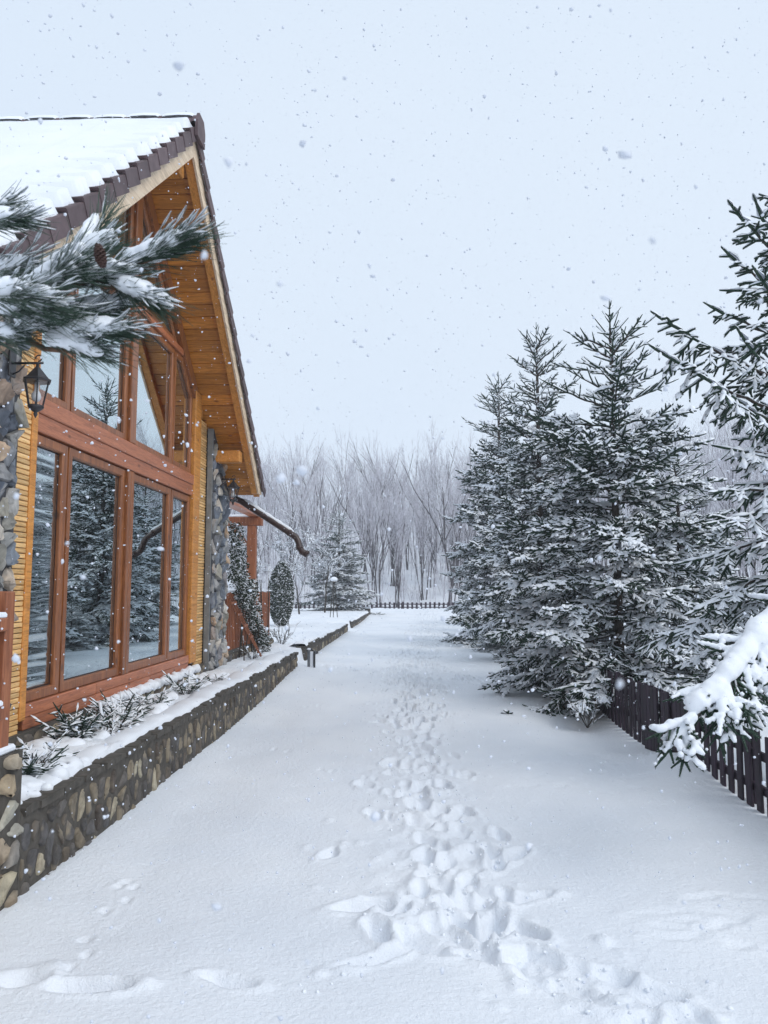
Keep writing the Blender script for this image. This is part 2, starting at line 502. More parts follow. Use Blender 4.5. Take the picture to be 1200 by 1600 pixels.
def ground_height(X, Y):
    lane = lane_base(X, Y)
    lane = lane + 0.05*fbm(X*0.55, Y*0.4, 3, 3) + 0.012*fbm(X*2.1, Y*2.1, 9, 3)
    # little drift against the garden wall and the fence
    lane = lane + 0.05*np.exp(-((X+2.12)/0.35)**2) * (Y > 3) + 0.05*np.exp(-((X-2.55)/0.45)**2)*(0.6+1.2*vnoise(Y*0.9, X*0, 5))
    lane = lane - 0.13*np.exp(-(((X-2.25)/0.6)**2 + ((Y-9.6)/1.5)**2))
    lane = lane + 0.10*np.exp(-(((X-2.5)/0.3)**2 + ((Y-7.4)/0.5)**2))
    # garden terrace behind the low wall
    gard = 0.50 + 0.03*sstep(12, 25, Y) - 0.12*sstep(38, 50, Y) + 0.05*fbm(X*2.6, Y*1.7, 21, 4) + 0.02*fbm(X*9, Y*7, 31, 3)
    gard = gard + 0.10*sstep(5.0, 14, -X)*sstep(13, 20, Y)
    inner = sstep(2.15, 2.22, -X)
    span = sstep(4.0, 4.05, Y) * (1 - sstep(40, 46, Y))
    gap = sstep(14.42, 14.5, Y)*(1-sstep(15.05, 15.4, Y)) + sstep(25.9, 26.0, Y)*(1-sstep(27.1, 27.5, Y))
    ramp_ = 1 - sstep(2.2, 3.0, -X)
    g = inner * span * (1 - gap*ramp_)
    z = lane*(1-g) + gard*g
    # the hill beyond the far fence and to the right
    hill = 0.24*np.maximum(Y-53, 0) * sstep(53, 62, Y)
    hill = hill*(1-0.55*sstep(100, 135, Y))
    hill = np.minimum(hill, 15+0*hill) + 0.5*fbm(X*0.08, Y*0.08, 41, 3)*sstep(53, 60, Y)
    rgt = 0.16*np.maximum(X-9, 0)*sstep(9, 16, X)*sstep(2, 14, Y)
    rgt = np.minimum(rgt, 9)
    return z + hill + rgt*(1-sstep(60, 110, Y)*0.4)

def axis_steps(spec):
    out = []
    for a, b, st in spec:
        out += list(np.arange(a, b, st))
    return out

xs = axis_steps([(-600, -60, 60), (-60, -20, 4), (-20, -8, 0.6), (-8, -3.1, 0.12), (-3.1, -2.3, 0.03), (-2.3, -2.1, 0.02)])
xs += list(np.arange(-2.1, 3.2, 0.0145)) + axis_steps([(3.2, 6, 0.08), (6, 20, 0.6), (20, 60, 3), (60, 601, 60)])
ys = axis_steps([(-400, -40, 60), (-40, -2, 3), (-2, 2.6, 0.2)])
y = 2.6
while y < 60:
    ys.append(y); y += max(0.0145, 0.0052*y)
while y < 150:
    ys.append(y); y += 1.5
ys += list(np.arange(y, 1200, 50))
xs = np.array(xs); ys = np.array(ys)
GX, GY = np.meshgrid(xs, ys)
GZ = ground_height(GX, GY)

rs = np.random.RandomState(7)
def stamp(cx, cy, ang, ln, wd, depth, rim=0.35, lumps=1.0, seed=0):
    R = max(ln, wd)*1.0 + 0.10
    i0, i1 = np.searchsorted(xs, [cx-R, cx+R]); j0, j1 = np.searchsorted(ys, [cy-R, cy+R])
    if i1 <= i0 or j1 <= j0: return
    X = GX[j0:j1, i0:i1] - cx; Y = GY[j0:j1, i0:i1] - cy
    nx = vnoise((X+cx)*9, (Y+cy)*9, seed)*0.03; ny = vnoise((X+cx)*9+50, (Y+cy)*9, seed+3)*0.03
    X = X + nx; Y = Y + ny
    c, s = math.cos(ang), math.sin(ang)
    u = X*c + Y*s; v = -X*s + Y*c
    d = np.sqrt((u/(ln/2))**2 + (v/(wd/2))**2)
    inside = 1 - sstep(0.62, 1.12, d)
    z = -depth*inside*(0.88 + 0.25*np.clip(u/ln, -1, 1))
    z += depth*rim*np.exp(-((d-1.25)/0.22)**2)*(0.5+1.3*np.clip(vnoise((X+cx)*11, (Y+cy)*11, seed+8)+0.3, 0, 1))
    GZ[j0:j1, i0:i1] += z

def press(cx, cy, ang, ln, wd, level, seed):
    """an older print: flatten to a level rather than dig deeper"""
    R = max(ln, wd) + 0.1
    i0, i1 = np.searchsorted(xs, [cx-R, cx+R]); j0, j1 = np.searchsorted(ys, [cy-R, cy+R])
    if i1 <= i0 or j1 <= j0: return
    X = GX[j0:j1, i0:i1]; Y = GY[j0:j1, i0:i1]
    Xw = X - cx + vnoise(X*12, Y*12, seed)*0.045; Yw = Y - cy + vnoise(X*12+30, Y*12, seed+1)*0.045
    c, s = math.cos(ang), math.sin(ang)
    u = Xw*c + Yw*s; v = -Xw*s + Yw*c
    d = np.sqrt((u/(ln/2))**2 + (v/(wd/2))**2)
    w = 1 - sstep(0.74, 1.08, d)
    base = lane_base(X, Y) - level
    G = GZ[j0:j1, i0:i1]
    rimz = 0.026*np.exp(-((d-1.2)/0.2)**2)*(0.35+1.5*np.clip(vnoise(X*13, Y*13, seed+5)+0.35, 0, 1))
    GZ[j0:j1, i0:i1] = G*(1-w) + base*w + rimz

def lump(cx, cy, r, h, seed=0):
    R = r*1.6
    i0, i1 = np.searchsorted(xs, [cx-R, cx+R]); j0, j1 = np.searchsorted(ys, [cy-R, cy+R])
    if i1 <= i0 or j1 <= j0: return
    X = GX[j0:j1, i0:i1]; Y = GY[j0:j1, i0:i1]
    d = np.sqrt((X-cx)**2 + (Y-cy)**2)/r + vnoise(X*30, Y*30, seed)*0.6
    GZ[j0:j1, i0:i1] += h*np.sqrt(np.clip(1-d*d, 0, 1))

# trampled trail: centre line in metres, half width, prints per metre
trail = [(0.12, 4.35, 0.44), (0.24, 5.0, 0.46), (0.20, 5.7, 0.40), (0.12, 6.6, 0.34), (0.02, 7.6, 0.36), (0.02, 9.0, 0.36), (0.08, 11.0, 0.42), (0.10, 13.5, 0.55), (-0.1, 16, 0.7), (0.25, 20, 0.6), (0.5, 27, 0.6), (0.8, 36, 0.7), (0.9, 47, 0.8)]
def run_trail(tr, per_m, level, seed, ln=0.29, wd=0.12):
    r = np.random.RandomState(seed)
    for (x0, y0, w0), (x1, y1, w1) in zip(tr[:-1], tr[1:]):
        L = math.hypot(x1-x0, y1-y0); n = max(2, int(L*per_m))
        a = math.atan2(y1-y0, x1-x0)
        for k in range(n):
            t = r.rand(); w = w0+(w1-w0)*t
            cx = x0+(x1-x0)*t - math.sin(a)*r.normal(0, 0.5)*w; cy = y0+(y1-y0)*t + math.cos(a)*r.normal(0, 0.5)*w
            press(cx, cy, a + r.normal(0, 0.35), ln*r.uniform(0.8, 1.35), wd*r.uniform(0.8, 1.4), level*r.uniform(0.45, 1.15), seed+k)
        for k in range(int(L*per_m*3.2)):
            t = r.rand(); w = w0+(w1-w0)*t
            off = r.normal(0, 0.8)*w
            lump(x0+(x1-x0)*t - math.sin(a)*off, y0+(y1-y0)*t + math.cos(a)*off, r.uniform(0.010, 0.038), r.uniform(0.008, 0.020), k)
run_trail(trail, 20, 0.072, 100, 0.25, 0.11)
run_trail([(0.15, 4.4, 0.3), (0.38, 3.85, 0.30), (0.72, 3.58, 0.26), (0.98, 3.38, 0.26), (1.15, 3.2, 0.2)], 22, 0.075, 400, 0.26, 0.12)
run_trail([(-0.05, 4.4, 0.2), (-0.15, 4.15, 0.2), (0.1, 3.95, 0.2), (0.3, 3.8, 0.2)], 12, 0.058, 500, 0.26, 0.12)
run_trail([(-0.15, 3.72, 0.03), (-0.5, 3.42, 0.04)], 5, 0.045, 600, 0.34, 0.08)
run_trail([(-2.0, 15.2, 0.15), (-0.9, 14.3, 0.3), (0.1, 13.2, 0.3)], 6, 0.06, 640)
run_trail([(0.2, 14.5, 0.3), (1.3, 12.6, 0.3)], 5, 0.05, 660)
# single prints that stand apart
for (cx, cy, a, ln, wd, dp) in [(-1.38, 3.42, 0.1, 0.38, 0.12, 0.07), (-1.70, 3.46, 0.2, 0.22, 0.12, 0.05), (-0.80, 3.5, -0.25, 0.28, 0.09, 0.06), (0.66, 5.15, 1.0, 0.30, 0.12, 0.09), (0.52, 5.0, 1.3, 0.3, 0.13, 0.08),
                               (0.62, 4.45, 0.3, 0.36, 0.1, 0.07), (0.42, 4.2, 1.2, 0.34, 0.13, 0.09), (0.55, 4.1, 2.2, 0.34, 0.12, 0.09), (-0.27, 4.33, 0.3, 0.34, 0.13, 0.09), (0.28, 4.12, 2.1, 0.36, 0.12, 0.10), (-0.17, 4.0, 1.9, 0.3, 0.12, 0.09)]:
    stamp(cx, cy, a, ln, wd, dp, 0.4, seed=int(abs(cx*100)))
# small animal prints and shallow scuffs
for k, (cx, cy) in enumerate([(-1.66, 4.62), (-1.60, 4.56), (-1.69, 4.55), (-1.58, 4.36), (-1.62, 4.2), (-1.55, 4.05), (-1.60, 3.88), (-1.52, 3.72), (-1.54, 3.58), (-1.45, 8.3), (-1.3, 8.2), (-0.85, 7.4), (-0.72, 7.35), (-0.42, 7.2), (-0.34, 7.15), (-1.45, 10.8), (-1.3, 10.9), (-1.2, 12.5)]):
    stamp(cx, cy, 0.6*k, 0.075, 0.05, 0.03, 0.5, seed=k)
rr = np.random.RandomState(12)
for k in range(46):
    cx = rr.uniform(0.9, 2.5); cy = rr.uniform(6.6, 8.4)
    stamp(cx, cy, rr.uniform(-0.3, 0.5), rr.uniform(0.1, 0.35), rr.uniform(0.04, 0.09), rr.uniform(0.008, 0.022), 0.6, seed=k)
for k in range(14):
    stamp(rr.uniform(1.2, 1.9), rr.uniform(3.7, 4.6), rr.uniform(-0.2, 0.4), rr.uniform(0.15, 0.4), 0.06, 0.012, 0.5, seed=k)
for (cx, cy, r, h) in [(0.93, 3.95, 0.045, 0.035), (0.66, 3.82, 0.05, 0.035), (0.78, 3.36, 0.08, 0.045), (0.98, 3.55, 0.05, 0.03), (0.9, 3.3, 0.045, 0.03), (-0.29, 4.42, 0.045, 0.03), (-1.62, 3.56, 0.07, 0.035)]:
    lump(cx, cy, r, h, 3)
tr_mask = np.exp(-((GX-0.1)/0.35)**2) * ((GY > 4.2) & (GY < 20)) * ((GX > -1) & (GX < 1.2))
GZ += tr_mask*(0.03*fbm(GX*9, GY*9, 77, 3))

H0 = ground_height(GX, GY)
ex = GZ - (H0+0.022)
GZ = np.where(ex > 0, H0+0.022+0.3*ex, GZ)
m_ = (ys > 2.6) & (ys < 10)
for _ in range(1):
    G_ = GZ[m_]
    cidx = (xs > -2.05) & (xs < 2.4)
    sub = G_[:, cidx]
    sm2 = sub.copy()
    sm2[1:-1, 1:-1] = (sub[1:-1, 1:-1]*4 + 2*(sub[:-2, 1:-1]+sub[2:, 1:-1]+sub[1:-1, :-2]+sub[1:-1, 2:]) + sub[:-2, :-2]+sub[2:, 2:]+sub[:-2, 2:]+sub[2:, :-2])/16
    G_[:, cidx] = sm2
    GZ[m_] = G_
tm_ = sstep(0.012, 0.05, np.abs(GZ - ground_height(GX, GY)))*(GX > -2.0)*(GX < 2.4)*(GY > 2.6)*(GY < 14)
GZ += tm_*(0.014*fbm(GX*20, GY*20, 81, 3))
nY, nX = GX.shape
V = np.stack([GX.ravel(), GY.ravel(), GZ.ravel()], 1)
idx = np.arange(nX*nY).reshape(nY, nX)
F = np.stack([idx[:-1, :-1].ravel(), idx[:-1, 1:].ravel(), idx[1:, 1:].ravel(), idx[1:, :-1].ravel()], 1)
g_ob = obj("snow_ground", mesh_np("snow_ground", V, [(F, 0)], [M['snow_ground']], True))
tag(g_ob, "deep trampled snow covering the lane, garden and hillside", kind="structure")

def gz(x, y):
    j = min(max(np.searchsorted(ys, y), 1), nY-1); i = min(max(np.searchsorted(xs, x), 1), nX-1)
    return float(GZ[j, i])

# ---------------------------------------------------------------- stones laid in walls
def clip_poly(poly, nx, ny, d):
    out = []
    n = len(poly)
    for i in range(n):
        a = poly[i]; b = poly[(i+1) % n]
        da = a[0]*nx + a[1]*ny - d; db = b[0]*nx + b[1]*ny - d
        if da <= 0: out.append(a)
        if (da < 0 < db) or (db < 0 < da):
            t = da/(da-db); out.append((a[0]+(b[0]-a[0])*t, a[1]+(b[1]-a[1])*t))
    return out

def cells(w, h, sx, sy, gap, rng, jit=0.32, top=None):
    """irregular stones of about sx by sy filling a w by h rectangle; polygons in metres, counter clockwise"""
    nx = max(1, int(round(w/sx))); ny = max(1, int(round(h/sy)))
    P = []
    for j in range(-1, ny+1):
        for i in range(-1, nx+2):
            P.append(((i+0.5+0.5*(j % 2)+rng.uniform(-jit, jit))*w/nx, (j+0.5+rng.uniform(-jit, jit))*h/ny))
    A = np.array(P); q = sx/sy
    out = []
    for k, (cx, cy) in enumerate(P):
        if not (0 < cx < w and 0 < cy < h): continue
        if top is not None and cy > top(cx): continue
        d2 = (A[:, 0]-cx)**2 + ((A[:, 1]-cy)*q)**2
        nb = np.argsort(d2)[1:15]
        poly = [(gap/2, gap/2), (w-gap/2, gap/2), (w-gap/2, h-gap/2), (gap/2, h-gap/2)]
        for m in nb:
            dx, dy = A[m, 0]-cx, (A[m, 1]-cy)*q*q
            L = math.hypot(dx, dy)
            nxn, nyn = dx/L, dy/L
            mx_, my_ = (A[m, 0]+cx)/2, (A[m, 1]+cy)/2
            poly = clip_poly(poly, nxn, nyn, nxn*mx_ + nyn*my_ - gap/2)
            if len(poly) < 3: break
        if len(poly) >= 3:
            ar = 0.5*sum(poly[i][0]*poly[(i+1) % len(poly)][1]-poly[(i+1) % len(poly)][0]*poly[i][1] for i in range(len(poly)))
            if ar > 0.15*sx*sy: out.append(poly)
    return out

def chaikin(p, it=1, q=0.25):
    for _ in range(it):
        o = []
        n = len(p)
        for i in range(n):
            a, b = p[i], p[(i+1) % n]
            o.append((a[0]*(1-q)+b[0]*q, a[1]*(1-q)+b[1]*q)); o.append((a[0]*q+b[0]*(1-q), a[1]*q+b[1]*(1-q)))
        p = o
    return p

def stone_geo(poly, depth, rng, rough=0.0, dome=0.35):
    """returns verts (u, v, out) about the centroid, faces, centroid"""
    cx = sum(p[0] for p in poly)/len(poly); cy = sum(p[1] for p in poly)/len(poly)
    n = len(poly)
    vs = []; tilt = (rng.uniform(-1, 1)*rough, rng.uniform(-1, 1)*rough)
    for sc_, dz in ((1.0, -0.02), (0.97, depth*0.55), (0.80, depth*0.95)):
        for (px, py) in poly:
            du, dv = (px-cx)*sc_, (py-cy)*sc_
            j = rng.uniform(-1, 1)*rough*0.04 if dz > 0 else 0
            vs.append((du+j*0.5, dv+j*0.5, dz + (tilt[0]*du+tilt[1]*dv if dz > 0 else 0) + j))
    vs.append((0, 0, depth*(1+dome)))
    fs = []
    for r_ in range(2):
        for i in range(n):
            i2 = (i+1) % n
            fs.append((r_*n+i, r_*n+i2, (r_+1)*n+i2, (r_+1)*n+i))
    for i in range(n):
        fs.append((2*n+i, 2*n+(i+1) % n, 3*n))
    return vs, fs, (cx, cy)

def lay_stones(parent, polys, place, mat, rng, depth=(0.015, 0.03), rough=0.0, smooth=True, limit=300, it=2, key=None, dome=0.35):
    """place(u, v, out) -> world point. The first `limit` stones (sorted by key) are parts, the rest one joined part"""
    if key: polys = sorted(polys, key=key)
    rest = MB()
    for k, poly in enumerate(polys):
        vs, fs, (cx, cy) = stone_geo(chaikin(poly, it), rng.uniform(*depth), rng, rough, dome)
        o0 = Vector(place(cx, cy, 0))
        pv = [Vector(place(cx+u, cy+v, w)) - o0 for (u, v, w) in vs]
        if k < limit:
            mb = MB(); mb.add(pv, fs)
            o = mb.build("stone", mat, parent, smooth)
            o.location = o0 - (parent.matrix_world.translation if False else Vector(parent.get("_o", (0, 0, 0))))
        else:
            rest.add([p + o0 for p in pv], fs)
    if rest.v:
        o = rest.build("stone", mat, parent, smooth)
        o.location = -Vector(parent.get("_o", (0, 0, 0)))
        o["kind"] = "stuff"

def gravelly_box(a, b, res, amp, mat, name, parent, seed=0):
    """box with finely uneven faces (mortar body)"""
    mb = MB(); mb.box(a, b)
    return mb.build(name, mat, parent)

rng = random.Random(11)
# garden wall: three stretches
WX = -2.12
def garden_wall(y0, y1, z0, z1a, z1b, sx, sy, limit, label, top_noise=0.02):
    root = empty("garden_wall", (WX, y0, z0))
    tag(root, label, "garden wall", "low stone walls along the lane")
    n = max(2, int((y1-y0)/0.12))
    # body with uneven top edge
    rows = []
    V = []; Fq = []
    for i in range(n+1):
        y = y0 + (y1-y0)*i/n
        zt = z1a + (z1b-z1a)*i/n + float(fbm(np.array([y*1.7]), np.array([0.3]), 5, 3)[0])*top_noise*2.5
        b = len(V)
        bulge = float(vnoise(np.array([y*3.0]), np.array([1.0]), 8)[0])*0.012
        V += [(0.0+bulge, y-y0, -0.35), (0.0+bulge, y-y0, zt-0.035-z0), (-0.03+bulge, y-y0, zt-z0), (-0.20, y-y0, zt-z0-0.005), (-0.24, y-y0, -0.35)]
        if i:
            for k in range(4):
                Fq.append((b-5+k, b+k, b+k+1, b-5+k+1))
    mb = MB(); mb.add(V, [f[::-1] for f in Fq] + [(4, 3, 2, 1, 0), tuple(len(V)-5+k for k in range(5))])
    body = mb.build("mortar", M['mortar'], root)
    h = (z1a+z1b)/2 - z0 + 0.0
    polys = [p for p in cells(y1-y0, h+0.12-0.075, sx, sy, 0.034, rng, 0.44) if rng.random() > 0.06]
    lay_stones(root, polys, lambda u, v, w: (w-0.002, u, v-0.12), M['river'], rng, (0.006, 0.020), 0.12, True, limit, 2, key=lambda p: min(q[0] for q in p), dome=0.25)
    # flat coping stones along the top
    yy = 0.02; k = 0
    cop = MB()
    while yy < y1-y0-0.1:
        l = rng.uniform(0.16, 0.34); l = min(l, y1-y0-yy)
        zt = z1a + (z1b-z1a)*yy/(y1-y0) - z0 + float(fbm(np.array([(y0+yy+l/2)*1.7]), np.array([0.3]), 5, 3)[0])*top_noise*2.5
        mb = MB()
        h0 = rng.uniform(0.028, 0.042); ou = rng.uniform(0.0, 0.02)
        pr = [(-l/2+0.008, -h0), (l/2-0.008, -h0*rng.uniform(0.8, 1.1)), (l/2-0.012, h0*0.1), (0.0, h0*rng.uniform(0.2, 0.5)), (-l/2+0.012, h0*0.1)]
        mb.prism(pr, 0, -0.13, 0.012+ou)
        if k < 60: mb.build("coping_stone", M['mortar'], root, False, (0, yy+l/2, zt))
        else: cop.add([(p[0], p[1]+yy+l/2, p[2]+zt) for p in mb.v], mb.f)
        yy += l; k += 1
    if cop.v: cop.build("coping_stone", M['mortar'], root)["kind"] = "stuff"
    # snow lying on the wall head, its outer edge uneven
    ny_ = int((y1-y0)/0.05); Vs = []; Fs = []
    for i in range(ny_+1):
        y = y0+0.01+(y1-y0-0.02)*i/ny_
        fr_ = i/ny_
        zt = z1a + (z1b-z1a)*fr_ - z0 + float(fbm(np.array([y*1.7]), np.array([0.3]), 5, 3)[0])*top_noise*2.5
        w_ = -0.075 + 0.065*min(1, max(0, (y-6.0)/5)) + 0.05*float(fbm(np.array([y*2.4]), np.array([4.3]), 6, 3)[0])
        h_ = 0.045+0.03*float(fbm(np.array([y*4.4]), np.array([9.3]), 2, 3)[0])
        for (dx, dz) in ((w_, -0.004), (w_-0.012, h_*0.5), (w_-0.04, h_*0.9), (w_-0.10, h_), (-0.25, h_*0.9), (-0.34, 0.0), (-0.36, -0.08)):
            Vs.append((dx, y-y0, zt+dz))
        if i:
            b = len(Vs)-14
            for k2 in range(6): Fs.append((b+k2, b+7+k2, b+8+k2, b+1+k2))
    mb = MB(); mb.add(Vs, Fs); mb.build("snow", M['snow'], root, True)
    return root
garden_wall(4.24, 14.42, 0.0, 0.485, 0.52, 0.105, 0.165, 300, "long low wall of upright river stones in dark mortar, nearest, below the big windows")
garden_wall(15.6, 25.9, 0.12, 0.53, 0.46, 0.14, 0.2, 40, "second low stone wall beyond the gap and the short metal post")
garden_wall(27.7, 39.2, 0.2, 0.46, 0.43, 0.2, 0.2, 0, "farthest short stretch of low stone wall before the picket fence")

# stone pier that carries the terrace railing
pier = empty("stone_pier", (-2.12, 2.6, 0))
tag(pier, "stone pier with big pale blocks under the wooden railing post", "stone pier")
mb = MB(); mb.box((-0.9, 0, -0.3), (0.0, 1.63, 0.82)); mb.build("mortar", M['mortar'], pier)
polys = cells(1.63, 0.86, 0.21, 0.13, 0.024, rng, 0.42)
lay_stones(pier, polys, lambda u, v, w: (w+0.002, u, v-0.03), M['pale_rubble'], rng, (0.01, 0.028), 0.3, True, 300, 1)
polys = cells(0.7, 0.40, 0.2, 0.15, 0.022, rng, 0.3)
lay_stones(pier, polys, lambda u, v, w: (-u-0.05, 1.63+w+0.002, v+0.42), M['pale_rubble'], rng, (0.01, 0.02), 0.3, True, 300, 1)
mb = MB(); mb.box((-0.88, 0.02, 0.818), (-0.02, 1.6, 0.86), 0.02); mb.build("snow_cap", M['snow'], pier)

rail = empty("terrace_railing", (-2.2, 4.1, 0.85))
tag(rail, "brown wooden terrace railing with snow on its rails, cut off by the left edge", "railing")
mb = MB(); mb.box((-0.045, -0.045, 0), (0.045, 0.045, 0.83), 0.008); mb.build("post", M['red_wood'], rail)
mb = MB(); mb.box((-0.045, -1.53, 0), (0.045, -1.44, 0.83), 0.008); mb.build("post", M['red_wood'], rail)
for zz in (0.16, 0.62):
    mb = MB(); mb.box((-0.02, -1.44, zz), (0.062, -0.047, zz+0.07), 0.006); r_ = mb.build("rail", M['red_wood'], rail)
    mb = MB(); mb.box((-0.016, -1.43, zz+0.066), (0.058, -0.05, zz+0.10), 0.014); mb.build("snow", M['snow'], r_)
for k in range(9):
    mb = MB(); mb.box((-0.043, -1.33+k*0.15, 0.05), (-0.021, -1.24+k*0.15, 0.8), 0.004); mb.build("picket", M['red_wood'], rail)

# ---------------------------------------------------------------- the house
YC, FX, VX, SL = 8.05, -3.0, -2.4, 0.838
ZP = 6.76                              # top of the barge boards at the ridge
def roof_z(y): return ZP - SL*abs(y-YC)
ca = 1/math.sqrt(1+SL*SL); sa = SL*ca   # cos and sin of the pitch
EV = 4.12                              # run from ridge to eave
house = empty("house", (0, 0, 0))
tag(house, "timber chalet with steep snowy gable, glass front and stone pillars", "house")
# walls and a dark room behind the glass
mb = MB()
mb.box((-12.0, YC-EV+0.25, 0.0), (-11.8, YC+EV-0.2, 3.2))
mb.box((-11.8, YC-EV+0.25, 0.0), (-3.25, YC-EV+0.4, 3.2))
mb.box((-11.8, YC+EV-0.35, 0.0), (-3.02, YC+EV-0.2, 3.2))
mb.build("wall", M['fascia'], house)
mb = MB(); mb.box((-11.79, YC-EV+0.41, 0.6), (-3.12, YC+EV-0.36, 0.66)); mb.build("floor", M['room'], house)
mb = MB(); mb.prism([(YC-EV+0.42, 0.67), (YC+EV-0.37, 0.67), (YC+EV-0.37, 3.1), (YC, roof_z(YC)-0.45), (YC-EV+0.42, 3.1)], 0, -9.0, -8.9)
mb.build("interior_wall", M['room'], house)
# wall face beside the glazing (behind slats and pillars)
mb = MB(); mb.box((-3.2, 4.2, 0.2), (-3.045, 5.7, 3.9)); mb.box((-3.2, 11.1, 0.2), (-3.045, 12.05, 3.3)); mb.build("side_wall", M['flash'], house)

# roof slabs
def slab_pts(y0, y1, off, side):      # points along the slope, off is vertical offset of the plane
    return (YC+side*y0, roof_z(YC+y0)+off), (YC+side*y1, roof_z(YC+y1)+off)
roof = empty("roof", (0, 0, 0), house)
for side in (-1, 1):
    a, b = slab_pts(0.0, EV, 0.05, side); c, d = slab_pts(EV, 0.0, -0.13, side)
    mb = MB(); q = [a, b, c, d]
    if side < 0: q = q[::-1]
    mb.prism(q, 0, -13.0, -2.43)
    mb.build("roof_deck", M['tile'], roof)
# soffit boards
soff = empty("soffit", (0, 0, 0), house)
nb = 30; bl = (EV-0.02)/ca/nb
mb = MB()
mb.prism([(-bl/2+0.004, 0.006), (bl/2-0.004, 0.006), (bl/2-0.004, 0.02), (-bl/2+0.004, 0.02)], 0, -0.27, 0.27)
mb2 = MB(); bv = []
mb2.add([(x, y, z) for x in (-0.27, 0.27) for (y, z) in ((-bl/2+0.001, 0.02), (-bl/2+0.006, 0.004), (bl/2-0.006, 0.004), (bl/2-0.001, 0.02))],
        [(0, 1, 2, 3), (7, 6, 5, 4), (0, 4, 5, 1), (1, 5, 6, 2), (2, 6, 7, 3), (3, 7, 4, 0)])
bme = mb2.mesh("board", M['soffit'])
for side in (-1, 1):
    for k in range(nb):
        s = (k+0.5)*bl
        o = obj("board", bme, soff)
        yy = YC + side*s*ca
        o.location = (-2.795 + 0.0, yy, roof_z(yy) - 0.155)
        o.rotation_euler = (-side*math.atan(SL), 0, 0)
# barge boards (pale face, thick)
for side in (-1, 1):
    p0, p1 = slab_pts(0, EV+0.03, 0.0, side); p2, p3 = slab_pts(EV+0.03, 0, -0.285, side)
    zc = 3.18; yk = YC+side*((ZP-0.285-zc)/SL)
    q = [p0, p1, (p1[0], zc), (yk, zc), p3]
    if side < 0: q = q[::-1]
    mb = MB(); mb.prism(q, 0, VX-0.025, VX); o = mb.build("barge_board", M['fascia'], house)
    p2, p3 = slab_pts(EV+0.03, 0, -0.265, side); yk = YC+side*((ZP-0.265-zc)/SL); q = [(p0[0], p0[1]-0.13), (p1[0], p1[1]-0.13), (p1[0], zc+.004), (yk, zc+.004), p3]
    if side < 0: q = q[::-1]
    mb = MB(); mb.prism(q, 0, VX-0.125, VX-0.027); mb.build("rafter", M['rafter'], house)
# eave closing boards, purlins
for side in (-1, 1):
    ye = YC+side*(EV-0.02)
    mb = MB(); mb.box((-3.0, min(ye, ye+side*0.03), 3.185), (VX-0.127, max(ye, ye+side*0.03), roof_z(ye)-0.02)); mb.build("eave_board", M['rafter'], house)
    yp = YC+side*3.2
    mb = MB(); mb.box((-3.04, yp-0.09, 3.55), (VX-0.128, yp+0.09, 3.73), 0.015); mb.build("purlin", M['rafter'], house)
mb = MB(); mb.box((-3.04, YC-0.08, roof_z(YC)-0.50), (VX-0.128, YC+0.08, roof_z(YC)-0.30), 0.012); mb.build("ridge_beam", M['rafter'], house)

# verge tiles, ridge tiles
tl = 0.33
nt_ = int(EV/ca/tl)+1
def verge_mesh(w_top=0.16):
    # local: x out of the gable, y down the slope, z normal to the slope
    m_ = MB()
    L, g = tl*1.06, 0.004
    prof = [(-w_top, 0.0), (-w_top, 0.022), (0.028, 0.03), (0.036, 0.02), (0.036, -0.115), (0.018, -0.115), (0.018, 0.0)]
    vs = []
    for (yy, lift, k) in ((0, -0.012, 0.0), (L, 0.024, 0.006)):
        for (px, pz) in prof: vs.append((px + (k if px > 0 else 0), yy, pz+lift))
    n = len(prof)
    fs = [tuple(range(n)), tuple(range(n, 2*n))[::-1]] + [(i, n+i, n+(i+1) % n, (i+1) % n) for i in range(n)]
    m_.add(vs, fs)
    return m_.mesh("verge_tile", M['tile'])
vme = verge_mesh()
vme_l = vme.copy(); 
for side in (-1, 1):
    for k in range(nt_):
        s = k*tl
        o = obj("verge_tile", vme, roof)
        yy = YC + side*s*ca
        M_ = Matrix.Translation((VX+0.004, yy, ZP - s*sa + 0.052))
        ang = -math.atan(SL)
        if side > 0: R_ = Matrix.Rotation(ang, 4, 'X')
        else: R_ = Matrix.Scale(-1, 4, (0, 1, 0)) @ Matrix.Rotation(ang, 4, 'X')
        o.matrix_world = M_ @ R_
        if k == nt_-1: o.scale = (o.scale[0], o.scale[1]*0.85, o.scale[2])
# field tile courses below the snow (stepped strips)
for side in (-1, 1):
    for k in range(nt_):
        s0, s1 = k*tl, min((k+1)*tl, EV/ca+0.06)
        y0_, y1_ = s0*ca, s1*ca
        mb = MB(); za, zb = ZP - s0*sa + 0.055, ZP - s1*sa + 0.095
        q = [(YC+side*y0_, za), (YC+side*y1_, zb), (YC+side*y1_, zb-0.04), (YC+side*y0_, za-0.02)]
        if side < 0: q = q[::-1]
        mb.prism(q, 0, -13.0, VX-0.155); mb.build("tile_course", M['tile'], roof)
